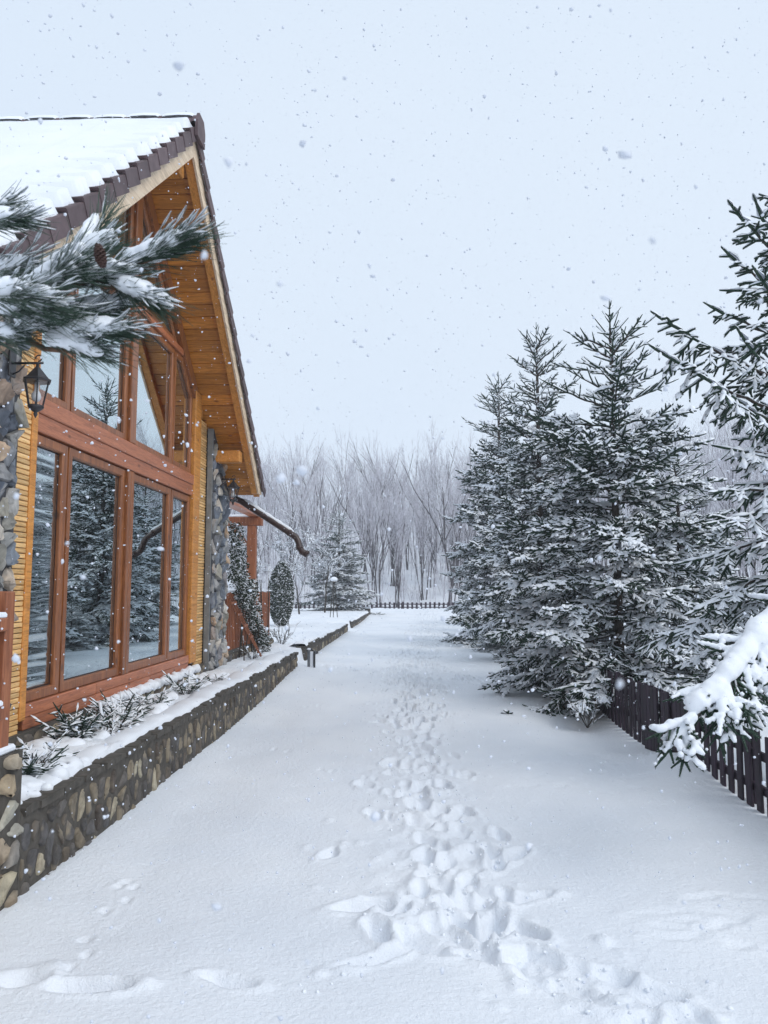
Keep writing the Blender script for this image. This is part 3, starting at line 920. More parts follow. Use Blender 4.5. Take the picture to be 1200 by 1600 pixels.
# ridge tiles
def ridge_tile(L):
    m_ = MB(); ns = 8; vs = []
    for (x_, r_) in ((0.0, 0.135), (-0.04, 0.135), (-0.041, 0.122), (-L, 0.118)):
        for k in range(ns+1):
            a = math.pi*(k/ns)
            vs.append((x_, -math.cos(a)*r_*1.05, math.sin(a)*r_*0.95))
    fs = []
    for i in range(3):
        for k in range(ns):
            a = i*(ns+1)+k; fs.append((a, a+1, a+ns+2, a+ns+1))
    fs.append(tuple(range(ns+1))[::-1])
    m_.add(vs, fs); return m_.mesh("ridge_tile", M['tile'], False)
rme = ridge_tile(0.40)
sn = MB(); ns = 8; vs = []
for i, (x_, r_) in enumerate(((0.01, 0.02), (-0.01, 0.10), (-0.06, 0.128), (-0.2, 0.134), (-0.34, 0.126), (-0.385, 0.11))):
    for k in range(ns+1):
        a = math.pi*(0.12+0.76*k/ns)
        vs.append((x_, -math.cos(a)*(r_+0.004), 0.03+math.sin(a)*(r_*0.9+0.018)))
fs = []
for i in range(5):
    for k in range(ns):
        a = i*(ns+1)+k; fs.append((a, a+1, a+ns+2, a+ns+1))
fs.append(tuple(range(ns+1)))
sn.add(vs, fs); sme = sn.mesh("snow", M['snow'], True)
for k in range(27):
    o = obj("ridge_tile", rme, roof, (VX+0.05-k*0.385, YC, ZP+0.05+0.004*math.sin(k*2.1)))
    s_ = obj("ridge_snow", sme, roof, (VX+0.05-k*0.385-0.01, YC, ZP+0.052+0.004*math.sin(k*2.1)))
# ridge end piece
mb = MB(); mb.prism([(-0.15, -0.16), (0.15, -0.16), (0.155, 0.02), (0.09, 0.13), (-0.09, 0.13), (-0.155, 0.02)], 0, 0, 0.03)
mb.build("ridge_end", M['tile'], roof, False, (VX+0.05, YC, ZP+0.045))
# vent hump
mb = MB(); mb.lathe([(0.07, 0), (0.07, 0.05), (0.045, 0.08), (0.01, 0.095)], n=10); mb.build("roof_vent", M['tile'], roof, True, (-3.9, YC-0.25, roof_z(YC-0.33)+0.13))
# snow on the roof with bare wedges along the verge
for side, uL in ((-1, 10.4), (1, 10.4)):
    U = np.concatenate([np.arange(0, 0.9, 0.018), np.arange(0.9, 3, 0.08), np.arange(3, uL, 0.5)])
    Vv = np.arange(0.12, EV/ca+0.02, 0.0155)
    UU, VV = np.meshgrid(U, Vv)
    ph = (VV/tl) % 1.0
    course = np.floor(VV/tl)
    rndc = _hash(course, course*0+3, 5)
    saw = np.clip(1-ph*3.0, 0, 1)**1.8                      # strongest at the upper end of each course
    edge = 0.055 + 0.02*rndc + (0.16+0.42*rndc)*saw + 0.03*vnoise(VV*22, UU*0, 3) + 0.015*vnoise(VV*60, UU*3, 6)
    th = 0.115*sstep(0, 0.07, UU-edge+0.04) 
    th = th*(1+0.22*fbm(UU*2, VV*2, 12, 3)) + 0.05*(ph-0.5)*np.exp(-UU/0.22) + 0.006*fbm(UU*7, VV*9, 15, 2)
    th = np.where(UU < edge-0.04, -0.10, th)
    X_ = VX+0.03-UU
    Y_ = YC + side*VV*ca
    Z_ = ZP - VV*sa + 0.095 + th
    ny_, nx_ = UU.shape
    id_ = np.arange(ny_*nx_).reshape(ny_, nx_)
    F_ = np.stack([id_[:-1, :-1].ravel(), id_[1:, :-1].ravel(), id_[1:, 1:].ravel(), id_[:-1, 1:].ravel()], 1)
    if side > 0: F_ = F_[:, ::-1]
    V_ = np.stack([X_.ravel(), Y_.ravel(), Z_.ravel()], 1)
    obj("roof_snow", mesh_np("roof_snow", V_, [(F_[:, ::-1], 0)], [M['snow']], True), roof)

# glazing ------------------------------------------------------------
def offset_poly(poly, d):
    n = len(poly); L = []
    for i in range(n):
        (x0, y0), (x1, y1) = poly[i], poly[(i+1) % n]
        l = math.hypot(x1-x0, y1-y0); nx, ny = -(y1-y0)/l, (x1-x0)/l     # inward for ccw
        L.append((nx, ny, nx*x0+ny*y0+d))
    out = []
    for i in range(n):
        a, b = L[i-1], L[i]
        det = a[0]*b[1]-a[1]*b[0]
        out.append(((a[2]*b[1]-a[1]*b[2])/det, (a[0]*b[2]-a[2]*b[0])/det))
    return out
def window(poly, glass, fw=0.075):
    """poly ccw in (y, z)"""
    inn = offset_poly(poly, fw); inn2 = offset_poly(poly, fw+0.012)
    n = len(poly); m_ = MB()
    X0, X1, X2 = FX-0.03, FX-0.015, FX-0.10
    vs = [(X0-0.07, *p) for p in poly] + [(X1, *p) for p in offset_poly(poly, 0.004)] + [(X1, *p) for p in inn] + [(X1-0.014, *p) for p in inn2] + [(X2, *p) for p in inn2]
    fs = []
    for r_ in range(4):
        for i in range(n):
            i2 = (i+1) % n
            fs.append((r_*n+i, r_*n+i2, (r_+1)*n+i2, (r_+1)*n+i))
    m_.add(vs, fs)
    fr = m_.build("window", M['frame'], house)
    g = MB(); g.prism([p for p in offset_poly(poly, fw+0.010)], 0, FX-0.062, FX-0.056)
    g.build("pane", glass, fr)
    gk = MB()
    a_ = offset_poly(poly, fw+0.011); b_ = offset_poly(poly, fw+0.022)
    gk.add([(FX-0.0545, *p) for p in a_]+[(FX-0.0545, *p) for p in b_], [(i, (i+1) % n, n+(i+1) % n, n+i) for i in range(n)])
    gk.build("gasket", M['iron'], fr)
    return fr
ym = [5.95, 6.60, 8.05, 9.50, 10.36]
zl0, zl1 = 0.80, 2.94
rows = [(5.955, 6.585), (6.605, 7.955), (8.145, 9.505), (9.525, 10.35)]
for k, (a, b) in enumerate(rows):
    window([(a, zl0+0.002), (b, zl0+0.002), (b, zl1), (a, zl1)], M['glass_wavy'] if k == 0 else M['glass'], 0.072)
def gab(y): return roof_z(y)-0.50
zt0, ztm = 3.25, 4.74
for (a, b) in rows:
    pts = [(a, zt0), (b, zt0)]
    ta, tb = gab(a), gab(b)
    top = []
    if tb >= ztm and ta >= ztm: top = [(b, ztm), (a, ztm)]
    elif ta < ztm and tb >= ztm:
        yc = YC-(ZP-0.50-ztm)/SL; top = [(b, ztm), (yc, ztm), (a, ta)]
    elif ta < ztm and tb < ztm: top = [(b, tb), (a, ta)]
    else:
        yc = YC+(ZP-0.50-ztm)/SL; top = [(b, tb), (yc, ztm), (a, ztm)]
    window(pts+top, M['glass_up'], 0.06)
ytop = (ZP-0.50-4.86)/SL
window([(YC-ytop+0.1, 4.84), (7.955, 4.84), (7.955, gab(7.955)), ], M['glass'], 0.05)
window([(8.145, 4.84), (YC+ytop-0.1, 4.84), (8.145, gab(8.145))], M['glass'], 0.05)
# beams and posts
mb = MB(); mb.box((FX-0.09, 5.95, 2.952), (FX+0.012, 10.36, 3.10), 0.006); mb.build("lower_beam", M['frame_h'], house)
mb = MB(); mb.box((FX-0.09, 5.95, 3.102), (FX+0.028, 10.36, 3.238), 0.008); mb.build("upper_beam", M['frame_h'], house)
mb = MB(); mb.box((FX-0.09, 7.965, 3.242), (FX+0.02, 8.135, gab(8.05)-0.02), 0.008); mb.build("centre_post", M['frame'], house)
mb = MB(); mb.box((FX-0.09, 7.965, zl0), (FX+0.015, 8.045, zl1), 0.006); mb.build("centre_post", M['frame'], house)
mb = MB(); mb.box((FX-0.09, 8.055, zl0), (FX+0.015, 8.135, zl1), 0.006); mb.build("centre_post", M['frame'], house)
mb = MB(); mb.box((FX-0.09, 6.3, 4.75), (FX+0.012, 7.955, 4.83), 0.006); mb.box((FX-0.09, 8.145, 4.75), (FX+0.012, 9.8, 4.83), 0.006); mb.build("transom", M['frame_h'], house)
for side in (-1, 1):
    yj = YC+side*2.45
    mb = MB(); a, b = (10.372, 10.66) if side > 0 else (5.86, 5.945)
    mb.box((FX-0.12, a, 0.68), (FX+0.03, b, gab(a if side > 0 else b)+0.12), 0.01); mb.build("corner_post", M['rafter'], house)
    # sloping head beam under the roof
    yo = 2.62 if side > 0 else 2.2
    q = [(YC, gab(YC)), (YC+side*yo, gab(YC+yo)), (YC+side*yo, gab(YC+yo)+0.24), (YC, gab(YC)+0.24)]
    if side < 0: q = q[::-1]
    mb = MB(); mb.prism(q, 0, FX-0.10, FX+0.02); mb.build("head_beam", M['frame'], house)
    q = [(YC, gab(YC)+0.242), (YC+side*(yo+.2), gab(YC+yo+.2)+0.242), (YC+side*(yo+.2), gab(YC+yo+.2)+0.36), (YC, gab(YC)+0.36)]
    if side < 0: q = q[::-1]
    mb = MB(); mb.prism(q, 0, FX-0.10, FX-0.01); mb.build("head_board", M['rafter'], house)
# boards under the windows
yy = 5.95
for (a, b) in ((5.95, 7.3), (7.303, 8.85), (8.853, 10.36)):
    mb = MB(); mb.box((FX-0.09, a, 0.700), (FX+0.018, b, 0.797), 0.006); mb.build("sill_board", M['frame_h'], house)
    mb = MB(); mb.box((FX-0.09, a-0.0, 0.60), (FX+0.010, b, 0.698), 0.006); mb.build("apron_board", M['frame_h'], house)
# slatted strips (stacked edge boards)
for (a, b, ztop, x0) in ((5.60, 5.857, 4.0, FX+0.0), (10.665, 11.09, 4.1, FX-0.02)):
    back = MB(); back.box((x0-0.04, a, 0.58), (x0-0.008, b, ztop if a > 8 else 4.1)); bk = back.build("slat_panel", M['tile'], house)
    zz = 0.585; pitch = 0.0405
    sm = MB(); sm.box((-0.012, -(b-a)/2, -0.017), (0.016, (b-a)/2, 0.017), 0.004); sme_ = sm.mesh("slat", M['slat'])
    while zz < ztop-0.03:
        o = obj("slat", sme_, bk, (x0+rng.uniform(-0.003, 0.003), (a+b)/2+rng.uniform(-0.004, 0.004), zz+0.02))
        o.rotation_euler = (0, rng.uniform(-0.12, 0.12), 0)
        zz += pitch
# sloping hatched strip between head beam and soffit (right side)
# pillars of rubble stone
def pillar(y0, y1, xf, z0, ztop, lim, sx, sy, name="pillar"):
    p = MB()
    zt0_, zt1_ = ztop(y0), ztop(y1)
    p.prism([(y0, z0), (y1, z0), (y1, zt1_), (y0, zt0_)], 0, FX-0.04, xf)
    body = p.build(name, M['grout'], house)
    polys = cells(y1-y0+0.02, max(zt0_, zt1_)-z0, sx, sy, 0.009, rng, 0.45, top=lambda u: ztop(y0+u)-z0-0.08)
    lay_stones(body, polys, lambda u, v, w: (xf+w-0.002, y0-0.01+u, z0+v), M['rubble'], rng, (0.015, 0.05), 0.45, False, lim, 1, dome=0.15)
    return body
pl = pillar(4.45, 5.52, -2.91, 0.55, lambda y: min(3.9, roof_z(y)-0.2), 300, 0.16, 0.19)
pr_ = pillar(11.1, 11.98, -2.90, 0.5, lambda y: roof_z(y)-0.18, 300, 0.17, 0.20)
polys = cells(0.12, 3.3, 0.12, 0.3, 0.01, rng, 0.3)
mb = MB(); mb.box((-2.985, 11.065, 0.5), (-2.905, 11.098, roof_z(11.1)-0.17), 0.004); mb.build("flashing", M['flash'], house)
# plinth
for (a, b, xf, z1, lab) in ((5.5, 10.75, -2.945, 0.598, 0), (10.75, 16.6, -2.96, 0.62, 0)):
    mb = MB(); mb.box((-3.2, a, -0.1), (xf, b, z1)); pb = mb.build("plinth", M['mortar'], house)
    polys = cells(b-a, 0.42, 0.15, 0.19, 0.03, rng, 0.36)
    lay_stones(pb, polys, lambda u, v, w, a=a, xf=xf, z1=z1: (xf+w-0.002, a+u, z1-0.42+v), M['river'], rng, (0.01, 0.03), 0.1, True, 200, 2, dome=0.25)

# gutter, spout
gut = empty("gutter", (0, 0, 0), house)
mb = MB(); ge = YC+EV+0.09
mb.tube([(-13, ge, 3.26), (-2.44, ge, 3.26)], 0.06, 10); mb.build("trough", M['gutter'], gut, True)
sp = [(-2.86, 12.28, 3.14), (-2.74, 12.28, 3.09), (-1.95, 12.28, 2.58), (-1.84, 12.27, 2.50), (-1.80, 12.26, 2.42), (-1.78, 12.25, 2.33), (-1.73, 12.24, 2.265), (-1.66, 12.23, 2.235)]
mb = MB(); mb.tube(sp, 0.052, 12); mb.build("spout", M['gutter'], gut, True)
mb = MB()
for c in (2, 5, 7):
    d = (Vector(sp[c])-Vector(sp[c-1])).normalized()*0.02
    mb.tube([Vector(sp[c])-d, Vector(sp[c])+d], 0.06, 12)
mb.build("collar", M['gutter'], gut, True)
mb = MB(); q = []
for i in range(15):
    t = i/14; x_ = -2.72+t*0.84; z_ = 3.077-t*0.545
    q.append((x_, 12.28, z_+0.052))
mb.tube(q, [0.012]+[0.034+0.006*math.sin(i*2.3) for i in range(13)]+[0.014], 8); mb.build("snow", M['snow'], gut, True)

# ---------------------------------------------------------------- lanterns
def lantern(loc, label):
    L = empty("wall_lantern", loc)
    tag(L, label, "lantern", "black wall lanterns on the stone pillars")
    mb = MB(); mb.box((0, -0.045, -0.10), (0.018, 0.045, 0.09), 0.008); mb.build("wall_plate", M['iron'], L)
    mb = MB(); mb.tube([(0.015, 0, 0.0), (0.15, 0, 0.0), (0.235, 0, 0.0)], 0.009, 8)
    mb.tube([(0.015, 0, -0.08), (0.06, 0, -0.06), (0.10, 0, -0.015)], 0.006, 6)
    c = [(0.20+0.022*math.cos(a), 0, 0.035+0.022*math.sin(a)) for a in [i*0.55-1.6 for i in range(10)]]
    mb.tube(c, 0.0045, 6); mb.build("bracket", M['iron'], L, True)
    hx = 0.195
    mb = MB(); mb.lathe([(0.012, -0.005), (0.014, -0.03), (0.028, -0.045), (0.052, -0.075), (0.085, -0.115), (0.105, -0.125), (0.103, -0.137), (0.03, -0.137)], (hx, 0, 0), 6)
    mb.build("cap", M['iron'], L)
    mb = MB()
    for k in range(6):
        a = 2*math.pi*k/6
        mb.tube([(hx+0.088*math.cos(a), 0.088*math.sin(a), -0.135), (hx+0.052*math.cos(a), 0.052*math.sin(a), -0.315)], 0.0055, 5)
    mb.build("cage", M['iron'], L)
    for k in range(6):
        a = 2*math.pi*(k)/6; b = 2*math.pi*(k+1)/6
        mb = MB()
        pts = [(hx+0.084*math.cos(a), 0.084*math.sin(a), -0.138), (hx+0.084*math.cos(b), 0.084*math.sin(b), -0.138), (hx+0.050*math.cos(b), 0.050*math.sin(b), -0.313), (hx+0.050*math.cos(a), 0.050*math.sin(a), -0.313)]
        inn = [(hx+(p[0]-hx)*0.965, p[1]*0.965, p[2]) for p in pts]
        mb.add(pts+inn, [(0, 1, 2, 3), (7, 6, 5, 4), (0, 4, 5, 1), (1, 5, 6, 2), (2, 6, 7, 3), (3, 7, 4, 0)])
        mb.build("pane", M['lamp_glass'], L)
    mb = MB(); mb.lathe([(0.056, -0.31), (0.058, -0.322), (0.045, -0.335), (0.022, -0.352), (0.012, -0.36), (0.016, -0.372), (0.010, -0.385), (0.002, -0.40)], (hx, 0, 0), 8); mb.build("base", M['iron'], L, True)
    mb = MB(); mb.lathe([(0.016, -0.14), (0.016, -0.20), (0.030, -0.225), (0.034, -0.25), (0.024, -0.275), (0.004, -0.285)], (hx, 0, 0), 10); mb.build("bulb", M['bulb'], L, True)
    return L
lantern((-2.86, 5.28, 3.30), "black six-sided wall lantern on the near left stone pillar under the pine branch")
lantern((-2.87, 11.42, 3.33), "small black wall lantern on the far stone pillar beside the dark gutter spout")

# ---------------------------------------------------------------- porch: post, beams, slatted panel, plants
porch = empty("porch_frame", (-3.1, 14.9, 0.6))
tag(porch, "brown timber porch frame with one square post behind the stone pillar", "porch")
mb = MB(); mb.box((-0.085, -0.085, 0), (0.085, 0.085, 2.30), 0.012); mb.build("post", M['red_wood'], porch)
mb = MB(); mb.box((-1.2, -0.09, 2.302), (0.2, 0.09, 2.47), 0.012); mb.build("cross_beam", M['red_wood'], porch)
mb = MB(); mb.box((-0.05, -2.7, 2.475), (0.15, 0.2, 2.63), 0.012); mb.build("top_beam", M['frame_h'], porch)
mb = MB(); mb.prism([(-0.45, 2.30), (-0.35, 2.30), (-0.087, 1.98), (-0.087, 1.86)], 1, -0.04, 0.04); mb.build("brace", M['red_wood'], porch)
mb = MB(); mb.box((-1.2, -0.08, 2.465), (-0.06, 0.08, 2.52), 0.02); mb.build("snow", M['snow'], porch)

pan = empty("slatted_screen", (-3.02, 12.6, 0.66))
tag(pan, "reddish screen of narrow upright slats on the stone base behind the climber", "screen")
smh = MB(); smh.box((-0.010, -0.024, 0), (0.010, 0.024, 0.96), 0.003); sm_ = smh.mesh("slat", M['red_wood'])
k = 0; yy = 0.0
while yy < 3.85:
    o = obj("slat", sm_, pan, (0.0, yy, 0.0)); o.scale = (1, 1, 0.98+0.04*rng.random()); yy += 0.115
for zz in (0.15, 0.78):
    mb = MB(); mb.box((-0.05, -0.05, zz), (-0.014, 3.9, zz+0.07)); mb.build("rail", M['red_wood'], pan)
mb = MB(); mb.box((-0.04, -0.03, 0.962), (0.03, 3.9, 0.99), 0.012); mb.build("snow", M['snow'], pan)

trl = empty("wooden_trellis", (-2.85, 12.7, 0.55))
tag(trl, "crooked fan of thin red-brown trellis sticks leaning in the flower bed", "trellis")
base = Vector((0.33, 0.3, 0.0)); topv = Vector((-0.10, -0.3, 1.05))
for k in (-1, 0, 1):
    off = Vector((0, 0.035*k, 0)); off2 = Vector((0, 0.17*k, 0))
    mb = MB(); mb.tube([base+off, topv+off2], 0.012, 4); mb.build("upright", M['red_wood'], trl)
for t in (0.32, 0.5, 0.68, 0.86):
    c = base.lerp(topv, t); w = 0.06+0.15*t
    mb = MB(); mb.box((c.x-0.002, c.y-w, c.z-0.018), (c.x+0.022, c.y+w, c.z+0.018), 0.003); mb.build("crosspiece", M['red_wood'], trl)

# ---------------------------------------------------------------- tubes and snow caps in bulk (numpy)
def seg_tubes(S, n=4):
    """S: (m,8) p0 p1 r0 r1 -> verts, quads"""
    S = np.asarray(S, float); m = len(S)
    p0, p1, r0, r1 = S[:, 0:3], S[:, 3:6], S[:, 6], S[:, 7]
    d = p1-p0; L = np.linalg.norm(d, axis=1, keepdims=True)+1e-9; d = d/L
    up = np.tile([0., 0., 1.], (m, 1)); up[np.abs(d[:, 2]) > 0.92] = [0, 1, 0]
    a = np.cross(d, up); a /= np.linalg.norm(a, axis=1, keepdims=True)+1e-9
    b = np.cross(a, d)
    ang = np.arange(n)*2*math.pi/n + math.pi/n
    ca_, sa_ = np.cos(ang), np.sin(ang)
    ring = a[:, None, :]*ca_[None, :, None] + b[:, None, :]*sa_[None, :, None]
    V = np.concatenate([p0[:, None]+ring*r0[:, None, None], p1[:, None]+ring*r1[:, None, None]], 1).reshape(-1, 3)
    k = np.arange(n); k2 = (k+1) % n
    q = np.stack([k, k2, k2+n, k+n], 1)
    F = (q[None]+(np.arange(m)*2*n)[:, None, None]).reshape(-1, 4)
    return V, F

def seg_caps(S, W, Hh, lift, rs_):
    S = np.asarray(S, float); m = len(S)
    p0, p1 = S[:, 0:3], S[:, 3:6]
    d = p1-p0; L = np.linalg.norm(d, axis=1, keepdims=True)+1e-9; d = d/L
    up = np.tile([0., 0., 1.], (m, 1)); up[np.abs(d[:, 2]) > 0.95] = [0, 1, 0]
    a = np.cross(d, up); a /= np.linalg.norm(a, axis=1, keepdims=True)+1e-9
    b = np.cross(a, d)
    prof = np.array([(-1.0, -0.35), (-0.62, 0.62), (0.62, 0.66), (1.0, -0.35)])
    tm = rs_.uniform(0.35, 0.65, m)
    rings = []
    for t, s in ((np.full(m, -0.05), 0.35), (tm, 1.0), (np.full(m, 1.02), 0.30)):
        c = p0 + (p1-p0)*t[:, None] + np.array([0, 0, 1.])*lift[:, None]
        j = rs_.uniform(0.8, 1.25, m)*s
        rings.append(c[:, None] + a[:, None]*(prof[None, :, 0:1]*(W*j)[:, None, None]) + b[:, None]*(prof[None, :, 1:2]*(Hh*j)[:, None, None]))
    V = np.concatenate(rings, 1).reshape(-1, 3)
    q = []
    for r in range(2):
        for k in range(3):
            q.append((r*4+k, r*4+k+1, (r+1)*4+k+1, (r+1)*4+k))
    q += [(0, 3, 2, 1), (8, 9, 10, 11)]
    q = np.array(q)
    F = (q[None]+(np.arange(m)*12)[:, None, None]).reshape(-1, 4)
    return V, F

def snow_mask(S, rs_, cover):
    d = S[:, 3:6]-S[:, 0:3]; L = np.linalg.norm(d, axis=1)+1e-9
    c = clump_at(S)
    return (np.abs(d[:, 2]/L) < 0.86) & (rs_.rand(len(S)) < cover*np.clip(1.0+1.3*c, 0.3, 1.25))

def clump_at(S):
    p = (S[:, 0:3]+S[:, 3:6])/2
    return vnoise(p[:, 0]*3.1+p[:, 2]*1.3, p[:, 1]*3.1-p[:, 2]*2.3, 5) + 0.6*vnoise(p[:, 0]*7+p[:, 2]*5, p[:, 1]*7-p[:, 2]*3, 15)

def needles_on(S, per_m, ln, rs_):
    """single needles as thin triangles around each shoot"""
    d = S[:, 3:6]-S[:, 0:3]; L = np.linalg.norm(d, axis=1)
    cnt = np.maximum(3, (L*per_m).astype(int))
    idx_ = np.repeat(np.arange(len(S)), cnt); m = len(idx_)
    t = rs_.rand(m)
    P = S[idx_, 0:3] + d[idx_]*t[:, None]
    D = d[idx_]/L[idx_][:, None]
    up = np.tile([0., 0., 1.], (m, 1)); up[np.abs(D[:, 2]) > 0.92] = [0, 1, 0]
    a = np.cross(D, up); a /= np.linalg.norm(a, axis=1, keepdims=True)
    b = np.cross(a, D)
    th = rs_.uniform(0, 2*math.pi, m)
    o = a*np.cos(th)[:, None] + b*np.sin(th)[:, None]
    dirv = o*0.78 + D*0.62
    s = np.cross(dirv, D); s /= np.linalg.norm(s, axis=1, keepdims=True)+1e-9
    l = ln*rs_.uniform(0.75, 1.15, m)
    V = np.stack([P-s*0.0016, P+s*0.0016, P+dirv*l[:, None]], 1).reshape(-1, 3)
    F = np.arange(m*3).reshape(-1, 3)
    return V, F

def rvec(r): return Vector((r.uniform(-1, 1), r.uniform(-1, 1), r.uniform(-1, 1)))

def grow_branch(root, tip, sag, r, wood, twigs, sp=0.075, sec=0.34, hang=0.25, lift_tip=0.0, start=0.12, tert=True, rad=0.015, w0=0.018, roll=14, ts=0.055):
    root = Vector(root); tip = Vector(tip)
    ax = tip-root; L = ax.length
    n = max(3, int(L/0.11))
    pts = []
    for i in range(n+1):
        t = i/n
        p = root.lerp(tip, t); p.z += -4*sag*t*(1-t)*(1-0.3*t) + lift_tip*max(0, t-0.7)**2*8
        if 0 < i < n: p += rvec(r)*0.012
        pts.append(p)
    for i in range(n):
        a = w0*(1-i/n)+0.004; b = w0*(1-(i+1)/n)+0.004
        wood.append((*pts[i], *pts[i+1], a, b))
        if i/n > 0.55: twigs.append((*pts[i], *pts[i+1], rad, rad*0.95))
    Z = Vector((0, 0, 1))
    s = start*L
    while s < L*0.985:
        t = s/L; f = t*n; i = min(n-1, int(f)); p = pts[i].lerp(pts[i+1], f-i)
        T = (pts[i+1]-pts[i]).normalized()
        S = T.cross(Z)
        if S.length < 0.2: S = Vector((1, 0, 0))
        S.normalize()
        for sd in (-1, 1):
            if r.random() < 0.08: continue
            ang = math.radians(r.uniform(42, 62)) * (1 if t < 0.9 else 0.7)
            ro = math.radians(r.gauss(0, roll)); Un = S.cross(T)
            d = T*math.cos(ang) + (S*(sd*math.cos(ro)) + Un*math.sin(ro))*math.sin(ang) + Z*(-hang*r.uniform(0.1, 1.5)+r.uniform(-0.15, 0.18))
            d.normalize()
            l = min(sec, (L-s)*0.62+0.07)*r.uniform(0.65, 1.12)
            if t < 0.3: l *= 0.75
            a = p; k = 2 if l > 0.15 else 1
            q = [a]
            for j in range(k):
                dd = (d + Z*(-0.25*hang*j) + rvec(r)*0.08).normalized()
                q.append(q[-1]+dd*(l/k))
            for j in range(k):
                twigs.append((*q[j], *q[j+1], rad*(1.0 if j == 0 else 0.95), rad*(0.95 if j < k-1 else 0.5)))
            if tert and l > 0.13:
                u = 0.055
                while u < l*0.92:
                    fj = u/l*k; jj = min(k-1, int(fj)); pp = q[jj].lerp(q[jj+1], fj-jj)
                    dd = (q[jj+1]-q[jj]).normalized(); SS = dd.cross(Z)
                    if SS.length < 0.15: SS = S.copy()
                    SS.normalize()
                    sd2 = 1 if r.random() < 0.5 else -1
                    for s2 in ((sd2,) if r.random() < 0.35 else (1, -1)):
                        ro2 = math.radians(r.gauss(0, roll)); U2 = SS.cross(dd)
                        l2 = min(0.13, (l-u)*0.6+0.04)*r.uniform(0.7, 1.15)
                        d2 = (dd*0.68 + SS*(s2*0.72*math.cos(ro2)) + U2*(0.72*math.sin(ro2)) + Z*(-hang*0.5*r.uniform(0, 1.2))).normalized()
                        e = pp+d2*l2
                        twigs.append((*pp, *e, rad*0.9, rad*0.5))
                    u += r.uniform(0.9, 1.35)*ts
        s += sp*r.uniform(0.8, 1.25)
    twigs.append((*pts[-1], *(pts[-1]+(pts[-1]-pts[-2]).normalized()*0.09), rad, rad*0.4))

def spruce_segs(seed, H, R, z0=0.15, whorl=0.2, nper=6, sec=0.34, low_droop=0.35, taper=0.85, sparse_top=True, rad=0.015):
    r = random.Random(seed)
    wood, twigs = [], []
    z = z0
    while z < H-0.65:
        t = z/H
        n = nper if t < 0.62 else 4
        a0 = r.uniform(0, 6.28)
        for k in range(n):
            a = a0 + 2*math.pi*k/n + r.uniform(-0.3, 0.3)
            L = R*(1-t)**taper*r.uniform(0.62, 1.2)+(0.16 if t < 0.62 else 0.30)
            el = math.radians(-17 + 66*max(0, t-0.12)**1.15 + r.uniform(-11, 11))
            rt_ = Vector((0, 0, z+r.uniform(-0.13, 0.13)))
            tp = rt_ + Vector((math.cos(a)*math.cos(el), math.sin(a)*math.cos(el), math.sin(el)))*L
            hg = 0.62*(1-t)-0.24
            grow_branch(rt_, tp, -low_droop*0.55*(0.8-t)*L*r.uniform(0.0, 0.6), r, wood, twigs, sp=0.085 if t < 0.6 else 0.12, sec=sec*(0.6+0.6*(1-t)), tert=(t < 0.72), ts=0.062, hang=hg*r.uniform(0.7, 1.3), lift_tip=0.14*(1-t)*r.uniform(0.2, 1.3), start=0.2 if t < 0.6 else 0.15, rad=rad*(0.72 if t > 0.7 else 1.0), roll=23)
        z += whorl*r.uniform(0.8, 1.25)*(1.0 if t < 0.75 else 1.15)
    # leader with its last short whorls
    for zz, L, n in ((H-0.62, 0.44, 5), (H-0.36, 0.26, 4), (H-0.16, 0.12, 3)):
        a0 = r.uniform(0, 6)
        for k in range(n):
            a = a0+2*math.pi*k/n+r.uniform(-.3, .3); el = math.radians(r.uniform(38, 62))
            p = Vector((0, 0, zz)); q = p+Vector((math.cos(a)*math.cos(el), math.sin(a)*math.cos(el), math.sin(el)))*L*r.uniform(0.7, 1.1)
            twigs.append((*p, *q, 0.011, 0.006))
    twigs.append((0, 0, H-0.7, 0, 0, H, 0.016, 0.006))
    wood.append((0, 0, -0.3, 0, 0, H*0.35, 0.022*H/1.6, 0.016*H/1.6)); wood.append((0, 0, H*0.35, 0, 0, H*0.8, 0.016*H/1.6, 0.008*H/1.6)); wood.append((0, 0, H*0.8, 0, 0, H-0.1, 0.008*H/1.6, 0.006))
    return np.array(wood), np.array(twigs)

def spruce_meshes(name, wood, twigs, seed, cover=0.92, ndl=0, wf=1.2, hf=2.0, snow_wood=True):
    rs_ = np.random.RandomState(seed)
    trunk = wood[-3:]; limbs = wood[:-3]
    Vt, Ft = seg_tubes(trunk, 8)
    me_t = mesh_np("trunk", Vt, [(Ft, 0)], [M['bark']], True)
    V1, F1 = seg_tubes(limbs, 4)
    V2, F2 = seg_tubes(twigs, 4)
    grp = [(F1, 1), (F2+len(V1), 0)]; Vc = [V1, V2]
    if ndl:
        V3, F3 = needles_on(twigs, ndl, 0.016, rs_)
        grp.append((F3+len(V1)+len(V2), 0)); Vc.append(V3)
    me_c = mesh_np("crown", np.concatenate(Vc), grp, [M['needle'], M['bark']], False)
    K = twigs[snow_mask(twigs, rs_, cover)]
    r_ = (K[:, 6]+K[:, 7])/2*(1+1.1*np.clip(clump_at(K)+0.1, -0.3, 0.7))
    Vs, Fs = seg_caps(K, r_*wf*rs_.uniform(0.7, 1.3, len(K)), r_*hf*rs_.uniform(0.6, 1.6, len(K)), r_*1.0, rs_)
    gs = [(Fs, 0)]; Vv = [Vs]
    if snow_wood:
        K2 = limbs[snow_mask(limbs, rs_, 0.85)]
        w = rs_.uniform(0.014, 0.032, len(K2))
        Va, Fa = seg_caps(K2, w, w*0.95, w*0.5, rs_)
        gs.append((Fa+len(Vs), 0)); Vv.append(Va)
    me_s = mesh_np("snow_load", np.concatenate(Vv), gs, [M['snow']], True)
    return me_t, me_c, me_s

